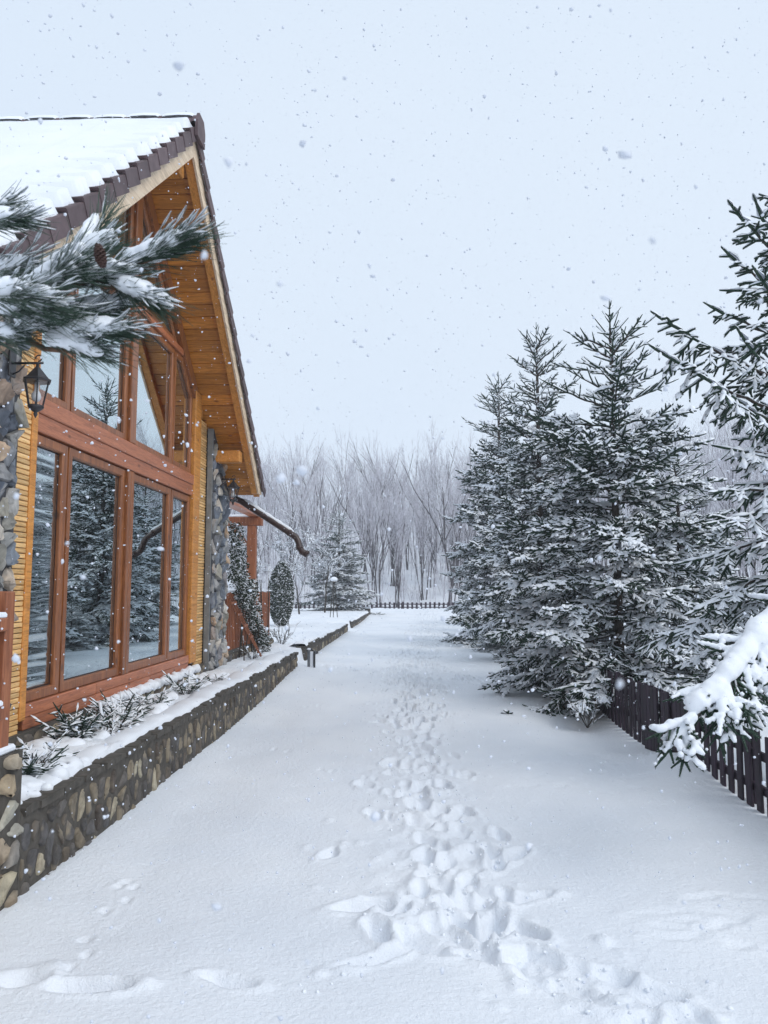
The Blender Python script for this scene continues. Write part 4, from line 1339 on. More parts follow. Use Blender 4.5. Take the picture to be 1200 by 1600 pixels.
def place_spruce(mes, loc, rot, scale, label, group="spruce trees along the fence"):
    t = empty("spruce_tree", loc)
    t.rotation_euler = (0, 0, rot); t.scale = scale
    tag(t, label, "spruce tree", group)
    obj("trunk", mes[0], t); obj("crown", mes[1], t); obj("snow_load", mes[2], t)["kind"] = "stuff"
    return t

w_, t_ = spruce_segs(21, 6.1, 2.15, z0=0.28, whorl=0.205, nper=6, sec=0.44, rad=0.0165)
mesA = spruce_meshes("a", w_, t_, 1)
place_spruce(mesA, (3.05, 11.5, 0.0), 0.4, (1, 1, 1), "big snow-laden spruce with a pointed tip, middle of the row, overhanging the dark fence")
w_, t_ = spruce_segs(33, 7.5, 1.85, z0=0.2, whorl=0.215, nper=6, sec=0.42, taper=0.75, rad=0.0175)
mesB = spruce_meshes("b", w_, t_, 2)
place_spruce(mesB, (2.45, 21.0, 0.2), 1.0, (1.0, 1.0, 1.0), "leftmost spruce of the row, its lower branches reaching over the lane")
place_spruce(mesB, (2.72, 16.2, 0.05), 3.9, (0.92, 0.92, 0.98), "slender-topped spruce between the leftmost spruce and the big pointed one")
place_spruce(mesA, (4.1, 25.5, 0.2), 2.2, (1.05, 1.05, 1.0), "spruce standing behind the leftmost one, mostly hidden by it")
place_spruce(mesB, (4.6, 30.5, 0.25), 5.2, (1.1, 1.1, 0.85), "far spruce behind the row, almost wholly hidden")
place_spruce(mesA, (2.15, 18.6, 0.12), 4.4, (0.42, 0.42, 0.20), "small low spruce with snowy boughs touching the lane in front of the leftmost spruce")
place_spruce(mesA, (4.9, 14.2, 0.0), 1.4, (0.95, 0.95, 0.72), "shorter spruce behind the fence, right of the big pointed one")

# ---- the near spruce at the right edge, branch by branch
def D_root(z): return (3.42, 6.75, z)
nearD = empty("spruce_tree", (3.42, 6.75, 0))
tag(nearD, "tall near spruce at the right edge, boughs bent under thick snow", "spruce tree", "spruce trees along the fence")
mb = MB(); mb.tube([(0, 0, -0.2), (0.02, 0, 1.5), (0, 0.02, 3.5), (0, 0, 5.6), (0, 0, 7.0)], [0.13, 0.11, 0.075, 0.035, 0.008], 10); mb.build("trunk", M['bark'], nearD, True)
rD = random.Random(5); rsD = np.random.RandomState(5)
DL = [  # root z, tip (x, y, z), sag, sec, hang
    (4.45, (3.02, 6.5, 5.12), 0.03, 0.12, 0.2), (4.55, (2.80, 6.45, 5.06), 0.03, 0.20, 0.35), (4.2, (2.80, 6.6, 4.72), 0.03, 0.2, 0.4),
    (4.0, (2.90, 6.3, 4.42), 0.02, 0.2, 0.4), (3.85, (2.60, 6.5, 4.20), 0.02, 0.22, 0.6), (3.45, (2.13, 6.45, 4.10), 0.05, 0.27, 0.95),
    (3.15, (2.08, 6.4, 3.80), 0.05, 0.32, 1.05), (3.05, (2.42, 6.2, 3.48), 0.06, 0.32, 1.1), (3.3, (2.7, 6.2, 3.86), 0.04, 0.3, 0.8),
    (2.85, (2.62, 6.5, 2.98), 0.02, 0.28, 0.8), (2.6, (2.58, 6.5, 2.60), 0.02, 0.30, 0.75), (2.45, (2.50, 6.4, 2.33), 0.0, 0.32, 0.7), (2.2, (2.42, 6.9, 2.02), 0.0, 0.34, 0.6),
    (2.3, (2.75, 5.9, 2.05), 0.0, 0.34, 0.6), (1.95, (2.38, 6.6, 1.60), -0.02, 0.36, 0.5), (1.75, (2.08, 7.0, 1.27), -0.05, 0.40, 0.5), (1.55, (2.35, 6.1, 1.18), -0.04, 0.36, 0.5),
    (1.5, (2.6, 7.6, 1.05), -0.03, 0.36, 0.5), (1.3, (2.5, 6.9, 0.78), -0.03, 0.36, 0.5)]
for k in range(34):   # the far and right-hand side of the tree
    z = 0.9+k*0.13; a = rD.uniform(-1.1, 1.5)
    L = 1.45*(1-z/7.2)**0.8
    DL.append((z, (3.42+math.cos(a)*L, 6.75+math.sin(a)*L, z-0.15+0.5*(z/6)), 0.03, 0.3, 0.5))
for k in range(9):   # fill of short boughs close to the trunk on the visible side
    z = 1.0+k*0.42; a = rD.uniform(2.4, 4.4); L = rD.uniform(0.45, 0.75)
    DL.append((z, (3.42+math.cos(a)*L, 6.75+math.sin(a)*L, z-0.12+0.05*z), 0.02, 0.26, 0.6))
for (zr, tip, sag, sec, hang) in DL:
    wood, tw = [], []
    root = Vector((0, 0, zr)); tp = Vector(tip)-Vector((3.42, 6.75, 0.10))
    grow_branch(root, tp, sag, rD, wood, tw, sp=0.10, sec=sec*1.05, hang=hang, start=0.12, rad=0.0125, w0=0.018, roll=18, ts=0.07)
    wood = np.array(wood); tw = np.array(tw)
    V1, F1 = seg_tubes(wood, 5); V2, F2 = seg_tubes(tw, 4)
    vis = tip[0] < 3.1
    Vc = [V1, V2]; gr = [(F1, 1), (F2+len(V1), 0)]
    V3, F3 = needles_on(tw, 480 if vis else 100, 0.020, rsD); Vc.append(V3); gr.append((F3+len(V1)+len(V2), 0))
    b = obj("branch", mesh_np("branch", np.concatenate(Vc), gr, [M['needle'], M['bark']]), nearD)
    K = tw[snow_mask(tw, rsD, 1.0)]
    wd = rsD.uniform(0.011, 0.024, len(K))*(1+1.0*np.clip(clump_at(K), -0.3, 0.6))
    Va, Fa = seg_caps(K, wd, wd*0.95, np.full(len(K), 0.010), rsD)
    K2 = wood[snow_mask(wood, rsD, 0.9)]; w2 = rsD.uniform(0.018, 0.042, len(K2))
    Vb, Fb = seg_caps(K2, w2, w2*0.85, w2*0.55, rsD)
    obj("snow", mesh_np("snow", np.concatenate([Va, Vb]), [(Fa, 0), (Fb+len(Va), 0)], [M['snow']], True), b)["kind"] = "stuff"

# metaball helper: one smooth lumpy snow mass
def blob_mesh(name, balls, res, thr=0.35, rough=0.0):
    mbd = bpy.data.metaballs.new("tmpball"); mbd.resolution = res; mbd.render_resolution = res; mbd.threshold = thr
    ob = bpy.data.objects.new("tmpball"+name, mbd); COL.objects.link(ob)
    for (x, y_, z, r) in balls:
        e = mbd.elements.new(); e.co = (x, y_, z); e.radius = r; e.stiffness = 2.0
    bpy.context.view_layer.update()
    dg = bpy.context.evaluated_depsgraph_get()
    me = bpy.data.meshes.new_from_object(ob.evaluated_get(dg))
    me.name = name
    if rough:
        nv = len(me.vertices); co = np.zeros(nv*3); nn = np.zeros(nv*3)
        me.vertices.foreach_get('co', co); me.vertices.foreach_get('normal', nn)
        co = co.reshape(-1, 3); nn = nn.reshape(-1, 3)
        q = co/rough
        h = vnoise(q[:, 0]*0.16+q[:, 2]*0.09, q[:, 1]*0.16-q[:, 2]*0.13, 3) + 0.6*vnoise(q[:, 0]*0.4+q[:, 2]*0.31, q[:, 1]*0.4+q[:, 2]*0.27, 9)
        co = co+nn*(h*rough)[:, None]
        me.vertices.foreach_set('co', co.astype(np.float32).ravel()); me.update()
    me.materials.clear(); me.materials.append(M['snow'])
    me.polygons.foreach_set('use_smooth', [True]*len(me.polygons))
    bpy.data.objects.remove(ob); bpy.data.metaballs.remove(mbd)
    return me

# long low limb buried in thick snow (part of the near spruce)
wood, tw = [], []
o3 = Vector((3.42, 6.75, 0))
lim = [Vector((3.42, 6.75, 1.75)), Vector((3.0, 6.0, 1.72)), Vector((2.55, 5.2, 1.58)), Vector((2.12, 4.82, 1.36)), Vector((1.85, 4.68, 1.12)), Vector((1.62, 4.60, 0.93))]
balls = []
for i in range(len(lim)-1):
    a, b = lim[i]-o3, lim[i+1]-o3
    wood.append((*a, *b, 0.035-0.005*i, 0.03-0.005*i))
    n = int((b-a).length/0.035)
    for k in range(n):
        p = a.lerp(b, k/n)
        r0 = 0.108-0.013*i+rD.uniform(-0.012, 0.014)
        balls.append((p.x+rD.uniform(-.012, .012), p.y+rD.uniform(-.012, .012), p.z+0.06, r0*1.25))
sprays = []
def spray(p, d, L, r, sn):
    tp = p+d*L
    sub_w, sub_t = [], []
    grow_branch(p, tp, 0.0, rD, sub_w, sub_t, sp=0.055, sec=0.17, hang=0.35, start=0.15, rad=0.010, tert=True, w0=0.008)
    wood.extend(sub_w); tw.extend(sub_t)
    n = max(3, int(L/0.028))
    for k in range(n):
        q = p.lerp(tp, k/n*0.96); balls.append((q.x, q.y, q.z+0.022, sn*1.02*(1.0-0.4*k/n)*rD.uniform(0.85, 1.15)))
    for sgt in sub_t:
        if rD.random() < 0.62 and math.dist(sgt[0:3], sgt[3:6]) > 0.05:
            for k in range(4):
                t = k/3; balls.append((sgt[0]+(sgt[3]-sgt[0])*t, sgt[1]+(sgt[4]-sgt[1])*t, sgt[2]+(sgt[5]-sgt[2])*t+0.022, 0.026*rD.uniform(0.8, 1.2)*(1-0.25*t)))
dirs = [(5, (-0.85, -0.2, -0.25), 0.22), (5, (-0.75, -0.25, -0.75), 0.26), (5, (-0.35, -0.3, -0.9), 0.24), (4, (-0.95, 0.1, -0.25), 0.28), (4, (0.1, -0.4, -0.8), 0.30), (4, (-0.3, -0.5, -0.7), 0.26),
        (3, (-0.9, 0.2, 0.05), 0.24), (3, (0.25, -0.4, -0.75), 0.34), (3, (-0.1, -0.5, -0.9), 0.3), (2, (0.2, -0.6, -0.8), 0.4), (2, (-0.5, 0.3, 0.1), 0.2), (2, (0.4, -0.3, -0.9), 0.36), (3, (0.45, -0.2, -0.7), 0.34)]
for (i, d, L) in dirs:
    d = Vector(d).normalized(); spray(lim[i]-o3, d, L, 0.01, 0.04)
for (a, b, t, d, L) in ((3, 4, 0.5, (0.05, -0.5, -0.8), 0.3), (2, 3, 0.5, (0.15, -0.5, -0.85), 0.36), (2, 3, 0.8, (0.35, -0.3, -0.9), 0.34), (3, 4, 0.3, (-0.8, 0.3, 0.15), 0.2)):
    spray(lim[a].lerp(lim[b], t)-o3, Vector(d).normalized(), L, 0.01, 0.038)
for k in range(26):   # bare green sprays hanging below the snow
    i = rD.choice((1, 2, 2, 3, 3, 4)); p = lim[i].lerp(lim[min(5, i+1)], rD.random())-o3
    d = Vector((rD.uniform(-0.7, 0.6), rD.uniform(-0.7, 0.3), rD.uniform(-1.0, -0.45))).normalized()
    grow_branch(p, p+d*rD.uniform(0.16, 0.36), 0.0, rD, wood, tw, sp=0.05, sec=0.15, hang=0.5, start=0.1, rad=0.010, w0=0.007, roll=25)
wood = np.array(wood); tw = np.array(tw)
V1, F1 = seg_tubes(wood, 6); V2, F2 = seg_tubes(tw, 4); V3, F3 = needles_on(tw, 520, 0.018, rsD)
b = obj("branch", mesh_np("branch", np.concatenate([V1, V2, V3]), [(F1, 1), (F2+len(V1), 0), (F3+len(V1)+len(V2), 0)], [M['needle'], M['bark']]), nearD)
b["label"] = "low limb buried under a thick ridge of snow"
obj("snow", blob_mesh("limb_snow", balls, 0.014, rough=0.016), b)["kind"] = "stuff"

# ---------------------------------------------------------------- fences
def fence(name, pts, label, spacing, pw, z_of, h, thick=0.02, mat='picket', rails=(0.15, 0.45)):
    root = empty("picket_fence", (pts[0][0], pts[0][1], 0)); tag(root, label, "picket fence", "dark picket fences")
    o0 = Vector((pts[0][0], pts[0][1], 0))
    meshes = []
    for v in range(4):
        mb = MB(); mb.box((-thick/2, -pw/2, -0.35), (thick/2, pw/2, h+0.012*v-0.015), 0.004); meshes.append(mb.mesh("picket", M[mat]))
    r = random.Random(9)
    for (a, b) in zip(pts[:-1], pts[1:]):
        A, B = Vector((*a, 0)), Vector((*b, 0)); d = B-A; L = d.length; ang = math.atan2(-d.x, d.y)
        n = int(L/spacing)
        for k in range(n+1):
            p = A+d*(k*spacing/L)
            o = obj("picket", r.choice(meshes), root, (p.x-o0.x, p.y-o0.y, z_of(p.x, p.y)))
            o.rotation_euler = (r.uniform(-0.015, 0.015), r.uniform(-0.02, 0.02), ang+r.uniform(-0.05, 0.05))
        nrm = Vector((d.y, -d.x, 0)).normalized()
        for rz in rails:
            za, zb = z_of(*a)+rz, z_of(*b)+rz
            mb = MB()
            off = nrm*(thick/2+0.015)
            q = []
            for P, z in ((A, za), (B, zb)):
                for (sx, sz) in ((-0.014, -0.03), (0.014, -0.03), (0.014, 0.03), (-0.014, 0.03)):
                    pp = P+off+nrm*sx-o0; q.append((pp.x, pp.y, z+sz))
            mb.add(q, [(3, 2, 1, 0), (4, 5, 6, 7), (0, 1, 5, 4), (1, 2, 6, 5), (2, 3, 7, 6), (3, 0, 4, 7)])
            mb.build("rail", M[mat], root)
        np_ = max(1, int(L/2.2))
        for k in range(np_+1):
            p = A+d*(k/np_)+nrm*(thick/2+0.07)-o0
            mb = MB(); mb.box((-0.035, -0.035, -0.4), (0.035, 0.035, h-0.03), 0.006); mb.build("fence_post", M[mat], root, False, (p.x, p.y, z_of(p.x+o0.x, p.y+o0.y)))
    return root
fence("near", [(2.60, 3.6), (2.60, 8.9), (2.66, 15.0)], "dark purple-brown picket fence beside the lane under the spruces", 0.172, 0.098, lambda x, y: 0.02+0.0*x, 0.60, rails=(0.17, 0.42))
fence("far", [(-15.0, 50.0), (9.0, 50.0)], "low dark picket fence crossing the far end of the lane", 0.29, 0.13, lambda x, y: 0.33, 0.42, rails=(0.1, 0.3))
# a gate leaf of close-set boards leaning on the near fence
gt = empty("fence_gate", (2.56, 7.35, 0.02)); tag(gt, "narrow gate of close-set dark boards set in the near picket fence", "gate")
gm = MB(); gm.box((-0.01, -0.055, -0.1), (0.01, 0.055, 0.62), 0.004); gm = gm.mesh("board", M['picket'])
for k in range(12):
    if k in (4, 7): continue
    obj("board", gm, gt, (0, k*0.118, 0.01*(k % 3)))
mb = MB(); mb.box((-0.035, -0.05, 0.12), (-0.011, 1.38, 0.18)); mb.build("rail", M['picket'], gt)

# ---------------------------------------------------------------- bare trees
def bare_segs(seed, H, stems=1, spread=0.35, lean=0.08, depth=5, twig_len=0.5):
    r = random.Random(seed); big, tw = [], []
    def rec(p, d, L, rad, lev):
        n = 3 if lev < 2 else 2
        pts = [p]
        for i in range(n):
            d = (d + rvec(r)*(0.07+0.04*lev) + Vector((0, 0, 0.03))).normalized()
            q = pts[-1]+d*(L/n); pts.append(q)
            a, b = rad*(1-0.35*i/n), rad*(1-0.35*(i+1)/n)
            (big if rad > 0.022 else tw).append((*pts[-2], *q, a, b))
        if lev >= depth: return
        kids = r.randint(2, 3) if lev > 0 else r.randint(3, 4)
        for k in range(kids):
            t = r.uniform(0.35, 1.0) if k else 1.0
            i = min(n-1, int(t*n)); pp = pts[i].lerp(pts[i+1], t*n-i) if t < 1 else pts[-1]
            a = r.uniform(0, 6.28); s = spread*r.uniform(0.6, 1.5)*(0.5 if k == 0 else 1.1)
            dd = (d + Vector((math.cos(a)*s, math.sin(a)*s, 0.12*r.uniform(-1, 1.5)))).normalized()
            rec(pp, dd, L*r.uniform(0.60, 0.82), max(0.008, rad*r.uniform(0.48, 0.62)*(1.25 if k == 0 else 1)), lev+1)
    for s in range(stems):
        d = Vector((r.uniform(-1, 1)*lean*(1+stems*0.5), r.uniform(-1, 1)*lean, 1)).normalized()
        rec(Vector((r.uniform(-.25, .25)*(stems > 1), r.uniform(-.2, .2)*(stems > 1), -0.4)), d, H*0.36*r.uniform(0.85, 1.1), 0.0085*H*r.uniform(0.7, 1.1)/(stems**0.3), 0)
    return np.array(big), np.array(tw)
bare = []
for s, (H, st) in enumerate([(11, 1), (10, 2), (12, 1), (9, 3), (11, 2), (10, 1), (8, 2), (9.5, 3), (10.5, 4)]):
    big, tw = bare_segs(60+s, H, st, spread=(0.36, 0.22, 0.30, 0.17)[s % 4] if s < 7 else 0.14)
    Vb, Fb = seg_tubes(big, 5); Vt, Ft = seg_tubes(tw, 3)
    bare.append((mesh_np("trunk", Vb, [(Fb, 0)], [M['bare']], True), mesh_np("crown", Vt, [(Ft, 0)], [M['twig']])))
def gnd(x, y): return float(ground_height(np.array([x]), np.array([y]))[0])
rb = random.Random(77)
def put_bare(x, y, s, var, rot, label, group, cat="bare tree"):
    t = empty("bare_tree", (x, y, gnd(x, y)))
    t.rotation_euler = (0, 0, rot); t.scale = (s, s, s)
    tag(t, label, cat, group)
    obj("trunk", bare[var][0], t); obj("crown", bare[var][1], t)
    return t
GRP = "leafless trees on the snowy hillside"
put_bare(2.6, 53.5, 1.12, 2, 0.3, "tallest dark-trunked bare tree just behind the far fence, left of the spruces", GRP)
put_bare(-1.0, 54.0, 1.0, 3, 1.3, "clump of bare stems rising straight behind the middle of the far fence", GRP)
put_bare(-6.3, 56.0, 1.05, 0, 2.2, "bare tree with a rounded frosted crown behind the garden pine", GRP)
n_b = 0
def hill_label(x, y):
    q = 642+1200*x/y
    if q < 480: return "leafless frosted hillside tree left of the garden conifer", "hillside trees behind the garden and house"
    if q < 700: return "leafless frosted hillside tree between the garden conifer and the spruces", GRP
    return "leafless frosted hillside tree behind and right of the spruce row", "hillside trees behind the spruce row"
for row, (y0, cnt) in enumerate(((55, 20), (58, 26), (62, 31), (67, 37), (73, 39), (80, 40), (89, 42))):
    for k in range(cnt):
        w = y0*0.62
        x = -w*0.85 + (k+rb.uniform(0, 1))*(2.0*w)/cnt
        if x > 0.52*y0+6: continue
        put_bare(x, y0+rb.uniform(-2, 2.5), rb.uniform(0.78, 1.08), rb.randrange(9), rb.uniform(0, 6.28), *(("slim bare tree in the first row right behind the far fence", "bare trees right behind the far fence") if row == 0 else hill_label(x, y0))); n_b += 1
# nearer bare trees right of the spruces, seen through the gap
for k, (x, y, s, v) in enumerate([(8.2, 19, 0.42, 3), (9.6, 22, 0.5, 1), (7.4, 24, 0.5, 4), (11.5, 25, 0.6, 6), (10.5, 30, 0.7, 3), (13.5, 31, 0.75, 1), (15.5, 36, 0.8, 4), (12.0, 38, 0.85, 0), (17.5, 42, 0.9, 3), (8.5, 34, 0.7, 6)]):
    put_bare(x, y, s, v, k*1.1, "snow-dusted bare tree beyond the dark fence, right of the big spruce", "bare trees beyond the dark fence")
# left garden: fruit trees
fr = []
for s in range(2):
    big, tw = bare_segs(90+s, 4.6, 1, spread=0.75, depth=6)
    big[:, 6:] *= 1.5
    Vb, Fb = seg_tubes(big, 5); Vt, Ft = seg_tubes(tw, 3)
    rs_ = np.random.RandomState(s); K = tw[snow_mask(tw, rs_, 0.8)]; w = np.full(len(K), 0.022)
    Vs, Fs = seg_caps(K, w, w, w*0.6, rs_)
    fr.append((mesh_np("trunk", Vb, [(Fb, 0)], [M['stem']], True), mesh_np("crown", Vt, [(Ft, 0)], [M['stem']]), mesh_np("snow_load", Vs, [(Fs, 0)], [M['snow']], True)))
for k, (x, y, s, lab) in enumerate([(-4.9, 34.0, 0.95, "dark-stemmed fruit tree furred with snow beside the round evergreen shrub"), (-4.1, 36.5, 0.9, "snow-furred fruit tree just left of the garden pine"), (-7.5, 36, 1.0, "snow-furred fruit tree behind the porch post")]):
    t = empty("fruit_tree", (x, y, 0.5)); t.scale = (s, s, s); t.rotation_euler = (0, 0, k*2.0)
    tag(t, lab, "fruit tree", "snow-furred fruit trees in the garden")
    for nm, me in zip(("trunk", "crown", "snow_load"), fr[k % 2]):
        o = obj(nm, me, t)
        if nm != "trunk": o["kind"] = "stuff"
# garden pine
t = place_spruce(mesB, (-3.75, 40.0, 0.4), 0.5, (1.15, 1.15, 0.72), "grey-green conifer in the garden at the end of the low walls", None)
t.name = "garden_pine"; t["category"] = "conifer"

# thicket of frosted brush on the hill floor
tw = []
rt = random.Random(8)
for k in range(2600):
    yy = rt.uniform(52.5, 96); x = rt.uniform(-0.55*yy, 0.62*yy); z = gnd(x, yy) if k % 3 == 0 else z
    if k % 3: x = x0_+rt.uniform(-.6, .6); yy = y0__+rt.uniform(-.5, .5)
    x0_, y0__ = x, yy
    for j in range(3):
        h = rt.uniform(0.7, 2.6); dx, dy = rt.uniform(-.35, .35)*h, rt.uniform(-.3, .3)*h
        tw.append((x, yy, z-0.1, x+dx, yy+dy, z+h, 0.014, 0.008))
        tw.append((x+dx*.5, yy+dy*.5, z+h*.5, x+dx*.5+rt.uniform(-.5, .5), yy+dy*.5+rt.uniform(-.4, .4), z+h*rt.uniform(.7, 1.0), 0.009, 0.007))
for k in range(1500):   # thin whips and saplings
    yy = rt.uniform(54, 92); x = rt.uniform(-0.5*yy, 0.6*yy); z = gnd(x, yy); h = rt.uniform(3.0, 8.5)
    lx, ly = rt.uniform(-.08, .08)*h, rt.uniform(-.05, .05)*h
    tw.append((x, yy, z-0.2, x+lx*0.5, yy+ly*0.5, z+h*0.55, 0.028, 0.02)); tw.append((x+lx*0.5, yy+ly*0.5, z+h*0.55, x+lx*1.3, yy+ly, z+h, 0.02, 0.008))
    for j in range(7):
        f_ = rt.uniform(0.35, 0.95); px_ = x+lx*1.15*f_; a_ = rt.uniform(0, 6.28); l_ = h*rt.uniform(0.08, 0.2)
        tw.append((px_, yy+ly*f_, z+h*f_, px_+math.cos(a_)*l_*0.6, yy+ly*f_+math.sin(a_)*l_*0.6, z+h*f_+l_, 0.012, 0.007))
Vt, Ft = seg_tubes(np.array(tw), 3)
o = obj("undergrowth", mesh_np("undergrowth", Vt, [(Ft, 0)], [M['twig']])); tag(o, "frosted brushwood covering the hillside between the bare trees", "undergrowth", kind="stuff")

# ---------------------------------------------------------------- leafy shrubs: thuja and the climber on the screen
def leafy(name, n, shape, rs_, size, mat, snow_p, snow_sz):
    P = shape(n, rs_)
    a = rs_.normal(size=(n, 3)); a /= np.linalg.norm(a, axis=1, keepdims=True)
    b = np.cross(a, rs_.normal(size=(n, 3))); b /= np.linalg.norm(b, axis=1, keepdims=True)
    s = size*rs_.uniform(0.6, 1.4, n)[:, None]
    V = np.stack([P-a*s, P+b*s*0.45, P+a*s, P-b*s*0.45], 1).reshape(-1, 3)
    F = np.arange(n*4).reshape(-1, 4)
    me = mesh_np("foliage", V, [(F, 0)], [mat])
    k = rs_.rand(n) < snow_p
    Q = P[k]; m = len(Q); d = rs_.normal(size=(m, 3)); d[:, 2] *= 0.2; d /= np.linalg.norm(d, axis=1, keepdims=True)
    l = snow_sz*rs_.uniform(0.8, 2.2, m)[:, None]
    S = np.concatenate([Q-d*l, Q+d*l, np.full((m, 2), 0.01)], 1)
    w = snow_sz*rs_.uniform(0.5, 1.1, m)
    Vs, Fs = seg_caps(S, w, w*0.8, w*0.6, rs_)
    return me, mesh_np("snow_load", Vs, [(Fs, 0)], [M['snow']], True)
rsL = np.random.RandomState(4)
def thuja_shape(n, r):
    z = r.beta(1.2, 1.3, n)*1.95; R = 0.36*np.sin(np.clip((z+0.18)/2.2, 0, 1)*math.pi)**0.7*(0.6+0.5*r.rand(n)**0.4)
    R = R*1.05; a = r.uniform(0, 2*math.pi, n)
    return np.stack([R*np.cos(a), R*np.sin(a), z+0.05], 1)
me, ms = leafy("t", 9000, thuja_shape, rsL, 0.035, M['leaf'], 0.12, 0.022)
t = empty("thuja_shrub", (-4.02, 23.8, 0.5)); tag(t, "dark rounded column shrub dotted with snow in the garden beyond the porch", "shrub")
obj("foliage", me, t); obj("snow_load", ms, t)["kind"] = "stuff"
mb = MB(); mb.tube([(0, 0, -0.2), (0, 0, 1.0)], [0.05, 0.03], 6); mb.build("stem", M['stem'], t)
def climb_shape(n, r):
    # hangs over the screen: tall against the pillar, sloping down to the right
    y = r.beta(1.0, 1.5, n)*3.4; top = 2.0-0.72*y+0.18*np.sin(y*5)
    low = 1.05-0.5*y+0.1*np.sin(y*7)
    z = low+(top-low)*r.rand(n)
    x = 0.05+0.22*r.rand(n)
    return np.stack([x, y, z], 1)
me, ms = leafy("c", 5200, climb_shape, rsL, 0.028, M['leaf'], 0.22, 0.016)
ms_keep = ms
t = empty("climbing_shrub", (-3.03, 12.3, 0.75)); tag(t, "dark small-leaved climber with snow hanging over the slatted screen", "climbing shrub")
obj("foliage", me, t); obj("snow_load", ms, t)["kind"] = "stuff"
mb = MB()
rc = random.Random(3)
for k in range(9):
    y_ = rc.uniform(0.2, 3.0); mb.tube([(0.1, y_, -0.3), (0.12+rc.uniform(-.05, .1), y_+rc.uniform(-.2, .2), 0.4), (0.15, y_+rc.uniform(-.3, .3), 1.1)], [0.014, 0.01, 0.006], 5)
mb.build("stem", M['stem'], t)

# ---------------------------------------------------------------- plants in the snowy bed
def sprig_plant(loc, n, L, up, seed, label, nm="juniper", group="low junipers in the snowy bed", cat="juniper", droop=0.35, rad=0.007, cov=0.75, snow=1.0):
    r = random.Random(seed); rs_ = np.random.RandomState(seed)
    wood, tw = [], []
    n = int(n*2.0)
    for k in range(n):
        a = r.uniform(0, 6.28); l = L*r.uniform(0.45, 1.0); u = up*r.uniform(0.4, 1.6)
        p = Vector((0.02*math.cos(a), 0.02*math.sin(a), -0.03)); q = p+Vector((math.cos(a), math.sin(a), u))*l
        grow_branch(p, q, -0.05*l, r, wood, tw, sp=0.035, sec=0.09, hang=droop, start=0.2, tert=False, rad=rad, w0=0.006)
    wood = np.array(wood); tw = np.array(tw)
    V1, F1 = seg_tubes(wood, 4); V2, F2 = seg_tubes(tw, 4); V3, F3 = needles_on(tw, 350, 0.012, rs_)
    t = empty(nm, loc); tag(t, label, cat, group)
    obj("foliage", mesh_np("foliage", np.concatenate([V1, V2, V3]), [(F1, 1), (F2+len(V1), 0), (F3+len(V1)+len(V2), 0)], [M['needle'], M['stem']]), t)
    K = tw[snow_mask(tw, rs_, cov)]; w = rs_.uniform(0.005, 0.013, len(K))*snow
    Va, Fa = seg_caps(K, w, w*0.9, w*0.4, rs_)
    s = obj("snow_load", mesh_np("snow_load", Va, [(Fa, 0)], [M['snow']], True), t); s["kind"] = "stuff"
    return t
sprig_plant((-2.48, 4.95, 0.50), 11, 0.22, 0.5, 1, "nearest low juniper half buried in snow at the left end of the bed")
sprig_plant((-2.62, 5.45, 0.50), 9, 0.22, 0.5, 2, "flat juniper with snow pads second from the left end of the bed")
sprig_plant((-2.66, 6.15, 0.50), 12, 0.26, 0.8, 3, "upright dark juniper in the bed against the stone base")
sprig_plant((-2.50, 6.6, 0.50), 8, 0.22, 0.7, 4, "small juniper poking from the bed under the second window")
sprig_plant((-2.66, 7.1, 0.50), 9, 0.24, 0.7, 5, "bushy juniper below the middle of the glass front")
sprig_plant((-2.62, 7.9, 0.50), 7, 0.2, 0.6, 6, "sparse juniper below the centre post of the glass front")
sprig_plant((-2.60, 8.9, 0.50), 6, 0.22, 0.7, 7, "juniper twigs in the bed below the right windows")
sprig_plant((-2.55, 9.9, 0.50), 5, 0.18, 0.5, 8, "last tiny juniper in the bed before the far stone pillar")
# snow humps around them
def bed_humps():
    r = random.Random(4)
    balls = []
    for (x, y_) in ((-2.62, 4.9), (-2.42, 5.15), (-2.55, 5.3), (-2.7, 5.7), (-2.6, 6.0), (-2.75, 6.4), (-2.5, 6.8), (-2.65, 7.5), (-2.75, 8.3), (-2.6, 9.4), (-2.7, 10.3), (-2.35, 4.5), (-2.55, 4.45), (-2.45, 4.62), (-2.7, 4.6)):
        for k in range(26):
            balls.append((x+r.uniform(-.2, .2), y_+r.uniform(-.26, .26), 0.475+r.uniform(-0.01, 0.03), r.uniform(0.05, 0.11)))
    # ledge of snow on the stone base
    yy = 7.2
    while yy < 10.7:
        if vnoise(np.array([yy*1.3]), np.array([2.0]), 3)[0] > -0.12:
            for j in range(3): balls.append((-2.94+r.uniform(-.03, .03), yy+r.uniform(-.04, .04), 0.585+r.uniform(-.01, .03), r.uniform(0.035, 0.07)))
        yy += 0.05
    return balls
o = obj("bed_snow", blob_mesh("bed_snow", bed_humps(), 0.026, rough=0.02)); tag(o, "lumpy snow heaped over the flower bed behind the low wall", kind="structure")

